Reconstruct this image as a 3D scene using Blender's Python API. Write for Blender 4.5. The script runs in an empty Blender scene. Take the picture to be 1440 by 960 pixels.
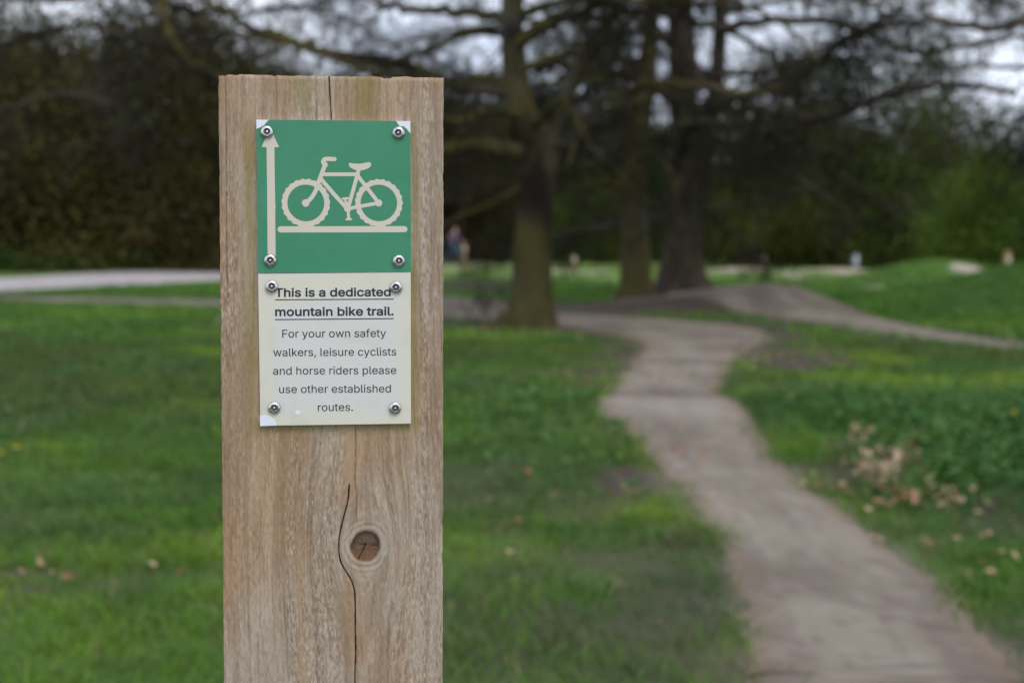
import bpy, math, random, json
import numpy as np
from mathutils import Vector, Matrix

scene = bpy.context.scene
COL = scene.collection
R = math.radians

# ------------------------------------------------------------------ camera
EYE = 1.30
cam_d = bpy.data.cameras.new('camera')
cam_d.lens = 50.0; cam_d.sensor_width = 36.0; cam_d.sensor_fit = 'HORIZONTAL'
cam_d.clip_start = 0.05; cam_d.clip_end = 3000
cam = bpy.data.objects.new('camera', cam_d); COL.objects.link(cam)
PITCH, ROLL = R(-4.0), R(0.29)
cam.matrix_world = (Matrix.Translation((0, 0, EYE)) @ Matrix.Rotation(R(90) + PITCH, 4, 'X') @ Matrix.Rotation(ROLL, 4, 'Z'))
cam_d.dof.use_dof = True
cam_d.dof.focus_distance = 0.952
cam_d.dof.aperture_fstop = 7.2
cam_d.dof.aperture_blades = 0
scene.camera = cam

# ------------------------------------------------------------------ light
SUN_EL, SUN_AZ = R(56), R(152)          # azimuth measured clockwise from +Y: behind the camera, to the right
world = bpy.data.worlds.new('World'); scene.world = world; world.use_nodes = True
wn, wl = world.node_tree.nodes, world.node_tree.links
wn.clear()
w_out = wn.new('ShaderNodeOutputWorld'); w_bg = wn.new('ShaderNodeBackground')
sky = wn.new('ShaderNodeTexSky'); sky.sky_type = 'NISHITA'; sky.sun_disc = False
sky.sun_elevation = SUN_EL; sky.sun_rotation = SUN_AZ; sky.air_density = 1.0; sky.dust_density = 2.0; sky.ozone_density = 1.5
w_tc = wn.new('ShaderNodeTexCoord'); w_map = wn.new('ShaderNodeMapping'); w_map.inputs['Scale'].default_value = (1, 1, 2.2)
w_no = wn.new('ShaderNodeTexNoise'); w_no.inputs['Scale'].default_value = 2.6; w_no.inputs['Detail'].default_value = 6; w_no.inputs['Roughness'].default_value = .55
w_cr = wn.new('ShaderNodeValToRGB')
w_cr.color_ramp.elements[0].position = .32; w_cr.color_ramp.elements[0].color = (.47, .525, .65, 1)
w_cr.color_ramp.elements[1].position = .60; w_cr.color_ramp.elements[1].color = (.90, .96, 1.08, 1)
w_mu = wn.new('ShaderNodeMix'); w_mu.data_type = 'RGBA'; w_mu.blend_type = 'MULTIPLY'; w_mu.inputs[0].default_value = 1
w_mu.inputs[7].default_value = (16.0, 16.0, 16.0, 1)
w_mx = wn.new('ShaderNodeMix'); w_mx.data_type = 'RGBA'; w_mx.inputs[0].default_value = .82
wl.new(w_tc.outputs['Generated'], w_map.inputs['Vector']); wl.new(w_map.outputs['Vector'], w_no.inputs['Vector'])
wl.new(w_no.outputs['Fac'], w_cr.inputs['Fac']); wl.new(w_cr.outputs['Color'], w_mu.inputs[6])
wl.new(sky.outputs['Color'], w_mx.inputs[6]); wl.new(w_mu.outputs[2], w_mx.inputs[7])
wl.new(w_mx.outputs[2], w_bg.inputs['Color']); w_bg.inputs['Strength'].default_value = 0.10
wl.new(w_bg.outputs['Background'], w_out.inputs['Surface'])

sun_d = bpy.data.lights.new('sun', 'SUN'); sun_d.energy = 1.6; sun_d.angle = R(25); sun_d.color = (1.0, .92, .80)
sun = bpy.data.objects.new('sun', sun_d); COL.objects.link(sun)
sv = Vector((math.sin(SUN_AZ) * math.cos(SUN_EL), math.cos(SUN_AZ) * math.cos(SUN_EL), math.sin(SUN_EL)))
sun.rotation_euler = sv.to_track_quat('Z', 'Y').to_euler(); sun.location = sv * 60

scene.view_settings.view_transform = 'Standard'
try: scene.view_settings.look = 'None'
except Exception: pass
scene.view_settings.exposure = 0.02; scene.view_settings.gamma = 1.0
scene.render.engine = 'CYCLES'
scene.cycles.max_bounces = 6; scene.cycles.diffuse_bounces = 3; scene.cycles.glossy_bounces = 2
scene.cycles.transparent_max_bounces = 4; scene.cycles.transmission_bounces = 2
scene.cycles.caustics_reflective = False; scene.cycles.caustics_refractive = False
scene.cycles.use_denoising = True

# ------------------------------------------------------------------ helpers: survey of the place (photo measurements -> metres)
CM = cam.matrix_world.to_3x3()
def ray(px, py):
    d = CM @ Vector(((px - 720) / 2000.0, (480 - py) / 2000.0, -1.0))
    return d
def at(px, py, y):
    d = ray(px, py); t = y / d.y
    return np.array([d.x * t, y, EYE + d.z * t])

def sst(a, b, x):
    t = np.clip((np.asarray(x, float) - a) / (b - a), 0, 1); return t * t * (3 - 2 * t)
def hash2(ix, iy, seed):
    h = (ix.astype(np.int64) * 374761393 + iy.astype(np.int64) * 668265263 + seed * 974634533) & 0xFFFFFFFF
    h = ((h ^ (h >> 13)) * 1274126177) & 0xFFFFFFFF
    h = (h ^ (h >> 16)) & 0xFFFFFFFF
    return h / 4294967295.0
def vn(x, y, seed=0):
    x = np.asarray(x, float); y = np.asarray(y, float) + np.zeros_like(x); x = x + np.zeros_like(y)
    ix = np.floor(x); iy = np.floor(y); fx = x - ix; fy = y - iy
    fx = fx * fx * (3 - 2 * fx); fy = fy * fy * (3 - 2 * fy)
    a = hash2(ix, iy, seed); b = hash2(ix + 1, iy, seed); c = hash2(ix, iy + 1, seed); d = hash2(ix + 1, iy + 1, seed)
    return (a + (b - a) * fx) * (1 - fy) + (c + (d - c) * fx) * fy
def fbm(x, y, seed=0, o=4, g=.5):
    s = 0; a = 1; n = 0; f = 1
    for i in range(o):
        s = s + a * vn(np.asarray(x) * f, np.asarray(y) * f, seed + i * 17); n += a; a *= g; f *= 2.03
    return s / n
def lerp(a, b, t):
    t = np.asarray(t)[..., None]; return np.asarray(a) * (1 - t) + np.asarray(b) * t

def new_mesh(name, verts, faces, mats, mat_idx=None, cols=None, smooth=True):
    """faces: list of int arrays (n,3) or (n,4); mat_idx: list of ints, one per array"""
    me = bpy.data.meshes.new(name)
    verts = np.asarray(verts, np.float32)
    faces = [np.asarray(f, np.int32) for f in faces if len(f)]
    me.vertices.add(len(verts)); me.vertices.foreach_set('co', verts.ravel())
    nl = sum(f.size for f in faces); nf = sum(len(f) for f in faces)
    me.loops.add(nl); me.polygons.add(nf)
    me.loops.foreach_set('vertex_index', np.concatenate([f.ravel() for f in faces]))
    ls = []; off = 0
    for f in faces:
        k = f.shape[1]; ls.append(off + np.arange(len(f)) * k); off += f.size
    me.polygons.foreach_set('loop_start', np.concatenate(ls).astype(np.int32))
    if mat_idx is not None:
        me.polygons.foreach_set('material_index', np.concatenate([np.full(len(f), m, np.int32) for f, m in zip(faces, mat_idx)]))
    me.polygons.foreach_set('use_smooth', np.full(nf, smooth))
    for m in (mats if isinstance(mats, (list, tuple)) else [mats]): me.materials.append(m)
    me.update(calc_edges=True)
    if cols is not None:
        at_ = me.attributes.new('Col', 'FLOAT_COLOR', 'POINT')
        c = np.ones((len(verts), 4), np.float32); c[:, :3] = cols
        at_.data.foreach_set('color', c.ravel())
    return me
def link(name, me, parent=None):
    o = bpy.data.objects.new(name, me); COL.objects.link(o)
    if parent is not None: o.parent = parent
    return o
def tag(o, label=None, cat=None, group=None, kind=None):
    if label: o['label'] = label
    if cat: o['category'] = cat
    if group: o['group'] = group
    if kind: o['kind'] = kind
    return o
def thing(name, label, cat, loc=(0, 0, 0), rz=0, group=None):
    o = bpy.data.objects.new(name, None); COL.objects.link(o); o.empty_display_size = .2
    o.location = loc; o.rotation_euler = (0, 0, rz)
    return tag(o, label, cat, group)

class MB:                                   # collects simple shapes into one mesh
    def __init__(s): s.v = []; s.f3 = []; s.f4 = []; s.n = 0
    def add(s, v, f):
        v = np.asarray(v, float); f = np.asarray(f, int) + s.n
        s.v.append(v); s.n += len(v)
        (s.f3 if f.shape[1] == 3 else s.f4).append(f)
        return s
    def poly(s, pts):                        # convex polygon fan, pts (n,3)
        n = len(pts); s.add(pts, [(0, i, i + 1) for i in range(1, n - 1)]); return s
    def tube(s, path, rad, sides=8, cap=True):
        v, f = tube_geom(np.asarray(path, float), np.asarray(rad, float), sides)
        k = s.n; s.add(v, f)
        if cap:
            n = len(path); c0, c1 = np.asarray(path[0], float), np.asarray(path[-1], float)
            s.add(np.vstack([v[:sides], c0]), [((i + 1) % sides, i, sides) for i in range(sides)])
            s.add(np.vstack([v[-sides:], c1]), [(i, (i + 1) % sides, sides) for i in range(sides)])
        return s
    def build(s, name, mats, parent=None, cols=None, smooth=True):
        fs = []
        if s.f3: fs.append(np.vstack(s.f3))
        if s.f4: fs.append(np.vstack(s.f4))
        return link(name, new_mesh(name, np.vstack(s.v), fs, mats, cols=cols, smooth=smooth), parent)

def tube_geom(path, rad, sides=8, wob=None):
    n = len(path); T = np.gradient(path, axis=0); T /= np.linalg.norm(T, axis=1)[:, None] + 1e-9
    ref = np.array([0., 0, 1]) if abs(T[0, 2]) < .8 else np.array([1., 0, 0])
    N = np.cross(ref, T[0]); N /= np.linalg.norm(N); out = []
    a = np.arange(sides) * 2 * np.pi / sides
    for i in range(n):
        N = N - T[i] * N.dot(T[i]); N /= np.linalg.norm(N) + 1e-9; B = np.cross(T[i], N)
        r = rad[i] * (np.ones(sides) if wob is None else wob[i])
        out.append(path[i] + (np.cos(a) * r)[:, None] * N + (np.sin(a) * r)[:, None] * B)
    v = np.vstack(out)
    i, j = np.meshgrid(np.arange(n - 1), np.arange(sides), indexing='ij'); j2 = (j + 1) % sides
    f = np.stack([i * sides + j, i * sides + j2, (i + 1) * sides + j2, (i + 1) * sides + j], -1).reshape(-1, 4)
    return v, f
def smooth_path(pts, per=6):
    p = np.asarray(pts, float); p = np.vstack([2 * p[0] - p[1], p, 2 * p[-1] - p[-2]]); out = []
    for i in range(1, len(p) - 2):
        for k in range(per):
            t = k / per
            out.append(.5 * (2 * p[i] + (p[i + 1] - p[i - 1]) * t + (2 * p[i - 1] - 5 * p[i] + 4 * p[i + 1] - p[i + 2]) * t * t + (-p[i - 1] + 3 * p[i] - 3 * p[i + 1] + p[i + 2]) * t ** 3))
    out.append(p[-2]); return np.array(out)

# ------------------------------------------------------------------ materials
def material(name, col=(.5, .5, .5), rough=.8, metal=0., attr=False, bump=None, spec=.3, mixnoise=None, rnd=None, trans=0.):
    m = bpy.data.materials.new(name); m.use_nodes = True
    N, L = m.node_tree.nodes, m.node_tree.links; b = N['Principled BSDF']
    b.inputs['Roughness'].default_value = rough; b.inputs['Metallic'].default_value = metal
    b.inputs['Specular IOR Level'].default_value = spec
    src = None
    if attr:
        a = N.new('ShaderNodeAttribute'); a.attribute_name = 'Col'; src = a.outputs['Color']
    else:
        c = N.new('ShaderNodeRGB'); c.outputs[0].default_value = (*col, 1); src = c.outputs[0]
    tc = N.new('ShaderNodeTexCoord')
    if mixnoise:
        col2, scale, lo, hi = mixnoise[:4]; stretch = mixnoise[4] if len(mixnoise) > 4 else (1, 1, 1)
        mp = N.new('ShaderNodeMapping'); mp.inputs['Scale'].default_value = stretch
        no = N.new('ShaderNodeTexNoise'); no.inputs['Scale'].default_value = scale; no.inputs['Detail'].default_value = 6; no.inputs['Roughness'].default_value = .6
        mr = N.new('ShaderNodeMapRange'); mr.inputs[1].default_value = lo; mr.inputs[2].default_value = hi
        mx = N.new('ShaderNodeMix'); mx.data_type = 'RGBA'
        L.new(tc.outputs['Object'], mp.inputs['Vector']); L.new(mp.outputs['Vector'], no.inputs['Vector']); L.new(no.outputs['Fac'], mr.inputs[0]); L.new(mr.outputs[0], mx.inputs[0])
        L.new(src, mx.inputs[6]); mx.inputs[7].default_value = (*col2, 1); src = mx.outputs[2]
    if rnd:
        oi = N.new('ShaderNodeObjectInfo'); hs = N.new('ShaderNodeHueSaturation')
        mr = N.new('ShaderNodeMapRange'); mr.inputs[3].default_value = 1 - rnd; mr.inputs[4].default_value = 1 + rnd
        mh = N.new('ShaderNodeMapRange'); mh.inputs[3].default_value = .5 - rnd * .06; mh.inputs[4].default_value = .5 + rnd * .03
        L.new(oi.outputs['Random'], mr.inputs[0]); L.new(mr.outputs[0], hs.inputs['Value']); L.new(oi.outputs['Random'], mh.inputs[0]); L.new(mh.outputs[0], hs.inputs['Hue'])
        L.new(src, hs.inputs['Color']); src = hs.outputs['Color']
    L.new(src, b.inputs['Base Color'])
    if bump:
        scale, strength, dist = bump[:3]; stretch = bump[3] if len(bump) > 3 else (1, 1, 1)
        mp = N.new('ShaderNodeMapping'); mp.inputs['Scale'].default_value = stretch
        no = N.new('ShaderNodeTexNoise'); no.inputs['Scale'].default_value = scale; no.inputs['Detail'].default_value = 6; no.inputs['Roughness'].default_value = .65
        bp = N.new('ShaderNodeBump'); bp.inputs['Strength'].default_value = strength; bp.inputs['Distance'].default_value = dist
        L.new(tc.outputs['Object'], mp.inputs['Vector']); L.new(mp.outputs['Vector'], no.inputs['Vector']); L.new(no.outputs['Fac'], bp.inputs['Height']); L.new(bp.outputs['Normal'], b.inputs['Normal'])
    if trans:
        t = N.new('ShaderNodeBsdfTranslucent'); L.new(src, t.inputs['Color']); ms = N.new('ShaderNodeMixShader'); ms.inputs[0].default_value = trans
        L.new(b.outputs[0], ms.inputs[1]); L.new(t.outputs[0], ms.inputs[2]); L.new(ms.outputs[0], N['Material Output'].inputs['Surface'])
    return m
M = {}
M['ground'] = material('ground_soil_and_turf', attr=True, rough=.95, bump=(9, .8, .05), spec=.1)
M['trail'] = material('trail_grit', attr=True, rough=.92, bump=(60, .7, .012), spec=.15)
M['gravel'] = material('gravel_path', (.36, .33, .335), rough=.9, bump=(40, .6, .01), mixnoise=((.28, .25, .245), 1.2, .4, .7), spec=.2)
M['grass'] = material('grass_blades', attr=True, rough=.6, spec=.25, trans=.25)
M['leaf'] = material('dead_leaves', attr=True, rough=.7, spec=.2, trans=.2)
M['bark'] = material('cedar_bark', attr=True, rough=.95, bump=(11, 1.0, .12, (1, 1, .22)), spec=.1)
M['twig'] = material('twigs', (.045, .037, .028), rough=.95, spec=.08)
M['needle'] = material('cedar_needles', attr=True, rough=.8, spec=.1)
M['woodleaf'] = material('wood_foliage', attr=True, rough=.85, spec=.05, rnd=.55)
M['woodbark'] = material('wood_bark', (.062, .055, .045), rough=.95, bump=(10, .8, .03, (1, 1, .2)), spec=.08, rnd=.3)
M['postwood'] = material('sawn_post_wood', attr=True, rough=.85, spec=.2, bump=(900, .35, .0006, (1, 1, .18)))
M['plastic_white'] = material('white_board', (.74, .76, .84), rough=.5, spec=.4)
M['film_green'] = material('green_film', (.040, .225, .118), rough=.42, spec=.35, bump=(18, .12, .004), mixnoise=((.056, .250, .150), 25, .35, .7))
M['film_cream'] = material('cream_film', (.60, .56, .46), rough=.42, spec=.35)
M['symbol'] = material('cream_symbol', (.60, .55, .48), rough=.45, spec=.3, mixnoise=((.64, .56, .45), 30, .4, .7))
M['ink'] = material('notice_ink', (.022, .024, .042), rough=.5, spec=.3)
M['steel'] = material('screw_steel', (.62, .60, .60), rough=.28, metal=1.0, bump=(2500, .2, .0003))
M['steel_dark'] = material('screw_recess', (.20, .18, .19), rough=.45, metal=1.0)
M['pole'] = material('pale_pole_wood', (.36, .24, .13), rough=.8, mixnoise=((.26, .17, .09), 12, .3, .7, (6, 6, 1)))
M['pole_blue'] = material('pale_pole_paint', (.33, .40, .46), rough=.7, mixnoise=((.28, .33, .36), 10, .3, .7))
M['skin'] = material('skin', (.60, .40, .34), rough=.6)
M['jacket'] = material('jacket_cloth', (.17, .11, .17), rough=.9, mixnoise=((.12, .08, .14), 14, .3, .7))
M['jeans'] = material('jeans_cloth', (.025, .06, .16), rough=.9, mixnoise=((.03, .07, .18), 20, .3, .7))
M['hair'] = material('hair', (.06, .04, .03), rough=.8)
M['shoe'] = material('shoe', (.12, .12, .13), rough=.7)
M['rubber'] = material('rubber', (.02, .02, .02), rough=.8)
M['frame_paint'] = material('bike_paint', (.30, .33, .36), rough=.35, metal=.3)
M['petal'] = material('dandelion_petals', (.75, .55, .02), rough=.7, trans=.2)
M['stem'] = material('plant_stem', (.10, .15, .04), rough=.7)
M['drystem'] = material('dry_stem', (.32, .22, .13), rough=.85)
# ------------------------------------------------------------------ ground
RX = np.array([-60, -6, -4, -2.2, -.5, 1, 2.5, 3.6, 4.6, 5.3, 6.2, 7.2, 60.]); RH = np.array([0, 0, .10, .30, .24, .16, .28, .42, .54, .48, .18, 0, 0.])
def H(x, y):
    x = np.asarray(x, float); y = np.asarray(y, float)
    z = .05 * (fbm(x * .5, y * .5, 3, 3) - .5) * sst(2.5, 7, y)
    z = z + .25 * np.exp(-((y - 9.55) / np.where(y > 9.55, .75, 2.0)) ** 2) * np.exp(-((x - 1.05) / 1.7) ** 4)      # the roller
    z = z - .04 * np.exp(-((y - 12.3) / 1.2) ** 2) * np.exp(-((x - 1.4) / 1.5) ** 4)
    z = z + .24 * np.exp(-((x - 3.9) / 1.5) ** 2 - ((y - 8.9) / 1.7) ** 2)                                           # lush bank on the right
    z = z + np.interp(x, RX, RH) * np.exp(-((y - 26.5) / 1.15) ** 2)                                                 # berm
    z = z + .50 * np.exp(-((x + .9) / 1.7) ** 2 - ((y - 31.5) / 1.6) ** 2)
    z = z + .95 * np.exp(-((x - 13.0) / 3.0) ** 2 - ((y - 33) / 4.0) ** 2)
    z = z + .75 * np.exp(-((x - 13.2) / 2.2) ** 2 - ((y - 44) / 4.0) ** 2)
    z = z + .50 * (fbm(x * .28, y * .22, 11, 2) - .35) * sst(38, 48, y) * (1 - sst(85, 100, y)) * sst(-9, -3, x)
    z = z + .06 * np.exp(-((y - 30.8) / 1.4) ** 2) * sst(-3, -5, x)
    return z
def hit(px, py):
    d = ray(px, py); d = np.array(d) / d.y
    t = np.concatenate([np.arange(2, 40, .02), np.arange(40, 160, .1)])
    P = np.array([0, 0, EYE]) + t[:, None] * d
    below = P[:, 2] < H(P[:, 0], P[:, 1])
    i = int(np.argmax(below)) if below.any() else len(t) - 1
    return P[i]

# main trail: measured edges, then its run behind the near cedar and off to the left
edges = [(1066, 1462, 985), (1062, 1445, 960), (1046, 1398, 900), (1036, 1352, 850), (1010, 1246, 765), (967, 1167, 708), (916, 1093, 650), (872, 1066, 598), (842, 1038, 570)]
tl, tr_, = [], []
for a, b, yy in edges:
    tl.append(hit(a, yy)[:2]); tr_.append(hit(b, yy)[:2])
near_c = [((a + b) / 2, np.linalg.norm(a - b) / 2) for a, b in zip(tl, tr_)]
d0 = near_c[1][0] - near_c[2][0]; d0 = d0 / np.linalg.norm(d0)
cl = [(*(near_c[0][0] + d0 * 2.2), .55)] + [(*c, w) for c, w in near_c]
cl += [(1.22, 11.2, .50), (1.36, 12.6, .48), (1.66, 14.3, .50), (2.02, 16.2, .57), (2.36, 17.9, .68), (2.60, 19.8, 1.02), (2.25, 22.0, 1.40), (1.0, 23.8, 1.15), (-.6, 25.1, .85), (-1.8, 26.2, .8), (-3.6, 27.8, .8), (-8, 29.6, .8), (-15, 30.6, .85), (-26, 31.2, .85)]
main_path = smooth_path(cl, 14)
cross_path = smooth_path([(16, 7.5, .45), (9.5, 13.8, .46), (6.6, 17.6, .47), (5.95, 20.3, .47), (5.75, 23.0, .6), (5.35, 25.0, 1.0), (4.7, 26.0, 1.15), (3.9, 26.5, .8), (3.0, 26.6, .4), (2.0, 26.5, .25)], 14)
# wide gravel path on the left
gp_t = [(-220, 398), (0, 392), (150, 383), (240, 375), (310, 368), (420, 364)]; gp_b = [(-220, 424), (0, 412), (150, 403.5), (230, 400), (310, 396.5), (420, 392)]

def path_dist(path, x, y):
    """distance to the centreline and half width there"""
    P = path[::4] if len(path) > 60 else path
    best = np.full(np.shape(x), 1e9); hw = np.zeros(np.shape(x))
    for a, b in zip(P[:-1], P[1:]):
        ab = b[:2] - a[:2]; L2 = (ab ** 2).sum() + 1e-9
        t = np.clip(((x - a[0]) * ab[0] + (y - a[1]) * ab[1]) / L2, 0, 1)
        d = np.hypot(x - a[0] - t * ab[0], y - a[1] - t * ab[1])
        w = a[2] + (b[2] - a[2]) * t; k = d < best
        best = np.where(k, d, best); hw = np.where(k, w, hw)
    return best, hw
def trail_mask(x, y, soft=.12):
    m = np.zeros(np.shape(x))
    for p in (main_path, cross_path):
        d, w = path_dist(p, x, y); d = d + .22 * (fbm(x * 3.1, y * 3.1, 5, 3) - .5)
        m = np.maximum(m, 1 - sst(-soft, soft, d - w))
    return m
SOIL = [(1.35, 15.4, .45, 1.1, 1), (1.55, 18.4, .5, 1.5, 1), (.9, 13.2, .7, .5, .7), (-.6, 13.8, 1.0, .35, .55), (3.5, 16.6, .55, 1.6, .9), (3.75, 20, .5, 2, .9), (.2, 8.6, .4, .25, .4), (1.95, 7.9, .22, .35, .9), (2.5, 7.0, .3, .2, .8), (2.75, 6.2, .2, .3, .7), (-.1, 4.5, .8, .5, .35), (.60, 7.25, .22, .42, 1), (.30, 6.7, .35, .3, .5), (.6, 14.2, 1.3, .5, .9), (1.45, 16.8, .45, 1.6, .9), (3.15, 15.5, .8, 1.3, 1), (3.6, 18, .6, 2, .6), (1.75, 7.4, .5, .35, .9), (2.25, 6.6, .25, .5, .6), (.27, 21.2, 1.5, .8, 1), (-1.0, 22.3, 1.2, .8, .8),
        (-1.92, 5.42, .16, .08, 1), (-1.78, 5.2, .1, .06, .9), (-1.50, 5.28, .12, .06, .8), (-1.62, 6.2, .14, .1, .6), (-.1, 5.2, .5, .6, .45), (.25, 5.6, .5, .5, .5), (.2, 4.4, .5, .5, .4), (.55, 5.0, .25, .9, .6), (-.3, 7.2, .6, .6, .4), (3.2, 23, 1.4, 1.0, .8), (4.7, 23.2, .7, 1.4, .9), (5.1, 20.5, .4, 2, .7),
        (2.0, 26, 3.6, 1.3, 1), (-1.2, 24.8, 3.2, 1.0, .9), (-1, 31.5, 2.0, 1.4, .8), (3.3, 28.5, 2.5, 1.5, .8), (2.6, 12.8, .5, .9, .7), (-2.4, 8.6, .3, .12, .5), (-1.3, 9.2, .25, .1, .5), (2.15, 5.2, .35, .5, .5)]
SAND = [(2.6, 62, 1.6, 2), (.6, 47, 1.2, 1.5), (-3.2, 70, 3, 3), (10.5, 62, .7, 12), (17, 54, 1.5, 1.5), (-4, 86, 5, 4), (3.0, 57, 2.2, 2.5), (9.6, 66, 1.1, 9), (12, 73, 2.6, 2.0), (19.5, 76, 2.5, 2), (1.6, 50, 1.0, 2.0), (-2.0, 76, 4, 4), (10.2, 40, .5, .9), (15, 61, 2.2, 2.6), (13.25, 41.5, .5, 1.0), (18, 70, 4, 2), (6.5, 80, 2, 3), (-5.5, 62, 4, 2.0), (4.9, 69, 1.3, 2), (14.5, 30.0, 1.6, .35), (22, 66, 3, 2)]
def soil_mask(x, y):
    m = ell(SOIL, x, y)
    d, w = path_dist(main_path, x, y); d = d + .5 * (fbm(x * 1.5, y * 1.5, 9, 3) - .5)
    return np.maximum(m, .95 * (1 - sst(.15, 1.0, d - w)) * sst(13.5, 16, y) * sst(-6, -2, x))
def ell(lst, x, y, n=0):
    m = np.zeros(np.shape(x))
    for e in lst:
        r = np.hypot((x - e[0]) / e[2], (y - e[1]) / e[3]) + .9 * (fbm(x * 2.2 / max(.5, e[2]), y * 2.2 / max(.5, e[2]), 7 + n, 3) - .5)
        m = np.maximum(m, (1 - sst(.6, 1.15, r)) * (e[4] if len(e) > 4 else 1))
    return m

ys = np.concatenate([np.arange(-14, 3, .6), np.arange(3, 16, .065), np.arange(16, 46, .2), np.arange(46, 130, 1.0), 130 * 1.14 ** np.arange(0, 20)])
us = np.linspace(-1, 1, 262); us = np.sign(us) * np.abs(us) ** 1.15
Y, U = np.meshgrid(ys, us, indexing='ij'); X = U * (7 + .72 * np.abs(Y))
Z = H(X, Y)
tm = trail_mask(X, Y, .2); so = soil_mask(X, Y); sa = ell(SAND, X, Y, 3)
near_trail = np.zeros_like(X)
for p in (main_path, cross_path):
    d, w = path_dist(p, X, Y); near_trail = np.maximum(near_trail, 1 - sst(0, .45, d - w))
so = np.maximum(so, .55 * near_trail * sst(.35, .6, fbm(X * 1.7, Y * 1.7, 21, 3)))
n1 = fbm(X * 1.3, Y * 1.3, 31, 4); n2 = fbm(X * 7, Y * 7, 37, 3)
gc = lerp((.040, .070, .020), (.062, .115, .024), sst(.3, .7, n1)); gc = lerp(gc, (.075, .062, .040), .45 * sst(.5, .75, n2))
gc = lerp(gc, (.055, .130, .018), sst(14, 30, Y) * .75); gc = lerp(gc, lerp((.085, .170, .030), (.16, .20, .07), n1), sst(40, 50, Y) * .8)
gc = lerp(gc, lerp((.055, .042, .038), (.085, .064, .056), n2), so)
gc = lerp(gc, (.17, .135, .115), tm)
gc = lerp(gc, lerp((.31, .26, .20), (.42, .37, .30), n2), sa)
nr, nc = X.shape
ii, jj = np.meshgrid(np.arange(nr - 1), np.arange(nc - 1), indexing='ij')
gf = np.stack([ii * nc + jj, ii * nc + jj + 1, (ii + 1) * nc + jj + 1, (ii + 1) * nc + jj], -1).reshape(-1, 4)
tag(link('ground', new_mesh('ground', np.stack([X, Y, Z], -1).reshape(-1, 3), [gf], M['ground'], cols=gc.reshape(-1, 3))), kind='structure')

def ribbon(path, seed, cols_across=26, lift=.012, start=0, stop=None):
    P = path[start:stop]; n = len(P)
    T = np.gradient(P[:, :2], axis=0); T /= np.linalg.norm(T, axis=1)[:, None]; N = np.stack([T[:, 1], -T[:, 0]], -1)
    s = np.concatenate([[0], np.cumsum(np.linalg.norm(np.diff(P[:, :2], axis=0), axis=1))])
    v = np.linspace(-1, 1, cols_across)
    wl_ = P[:, 2] + .16 * (fbm(s * 2.2, 0 * s + 3, seed, 4) - .5) + .05 * (vn(s * 14, 0 * s, seed + 3) - .5)
    wr_ = P[:, 2] + .16 * (fbm(s * 2.2, 0 * s + 9, seed + 1, 4) - .5) + .05 * (vn(s * 14, 0 * s, seed + 4) - .5)
    off = np.where(v[None, :] < 0, v[None, :] * wl_[:, None], v[None, :] * wr_[:, None])
    x = P[:, 0:1] + N[:, 0:1] * off; y = P[:, 1:2] + N[:, 1:2] * off
    z = H(x, y) + lift * (1 - np.abs(v[None, :]) ** 6) + .002
    z = z - .007 * np.exp(-((v[None, :] - .05) / .35) ** 2)* (s[:, None] < 9)      # worn wheel line
    S = s[:, None] + 0 * v[None, :]; V = v[None, :] + 0 * S
    n1 = fbm(V * 2.2 + 5, S * .55, seed + 7, 4); n2 = fbm(V * 9, S * 6, seed + 8, 3); n3 = fbm(V * 5, S * .8, seed + 9, 3)
    n4 = fbm(x * 11, y * 11, seed + 11, 4); n5 = fbm(x * 2.0, y * 1.1, seed + 12, 4)
    c = lerp((.138, .114, .091), (.218, .188, .153), sst(.3, .7, n5))
    c = lerp(c, (.115, .088, .074), .40 * sst(.54, .74, n3)); c = lerp(c, (.27, .228, .20), .40 * sst(.52, .75, n4)); c = lerp(c, (.11, .08, .065), .5 * sst(.66, .76, fbm(x * 24, y * 24, seed + 14, 2)))
    c = lerp(c, (.062, .048, .040), .75 * np.exp(-((y - 12.1) / .55) ** 2)); c = lerp(c, (.27, .232, .20), .45 * np.exp(-((y - 9.2) / .6) ** 2))  # shade and damp of the dip past the roller painted dark; paler before crest
    e = sst(.72, 1.0, np.abs(V) + .35 * (n2 - .5)); c = lerp(c, (.18, .125, .085), e * .5)
    return x, y, z, c
def grid_faces(nr, nc):
    ii, jj = np.meshgrid(np.arange(nr - 1), np.arange(nc - 1), indexing='ij')
    return np.stack([ii * nc + jj, ii * nc + jj + 1, (ii + 1) * nc + jj + 1, (ii + 1) * nc + jj], -1).reshape(-1, 4)
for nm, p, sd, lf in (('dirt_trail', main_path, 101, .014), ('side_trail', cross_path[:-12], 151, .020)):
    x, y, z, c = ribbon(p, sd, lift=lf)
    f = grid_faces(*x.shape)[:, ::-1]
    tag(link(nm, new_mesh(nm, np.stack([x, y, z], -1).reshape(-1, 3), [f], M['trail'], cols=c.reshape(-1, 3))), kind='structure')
ta = smooth_path([hit(*p)[:2] for p in gp_t], 10); tb = smooth_path([hit(*p)[:2] for p in gp_b], 10)
k = np.linspace(0, 1, 9)[None, :, None]; g = tb[:, None, :] * (1 - k) + ta[:, None, :] * k
g3 = np.concatenate([g, (H(g[..., 0], g[..., 1]) + .02)[..., None]], -1)
tag(link('gravel_path', new_mesh('gravel_path', g3.reshape(-1, 3), [grid_faces(g.shape[0], g.shape[1])], M['gravel'])), kind='structure')
from_gravel = np.vstack([ta, tb[::-1]])
def in_poly(x, y, poly):
    inside = np.zeros(np.shape(x), bool); n = len(poly)
    for i in range(n):
        x1, y1 = poly[i]; x2, y2 = poly[(i + 1) % n]
        c = (y1 > y) != (y2 > y)
        inside ^= c & (x < (x2 - x1) * (y - y1) / (y2 - y1 + 1e-12) + x1)
    return inside

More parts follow.
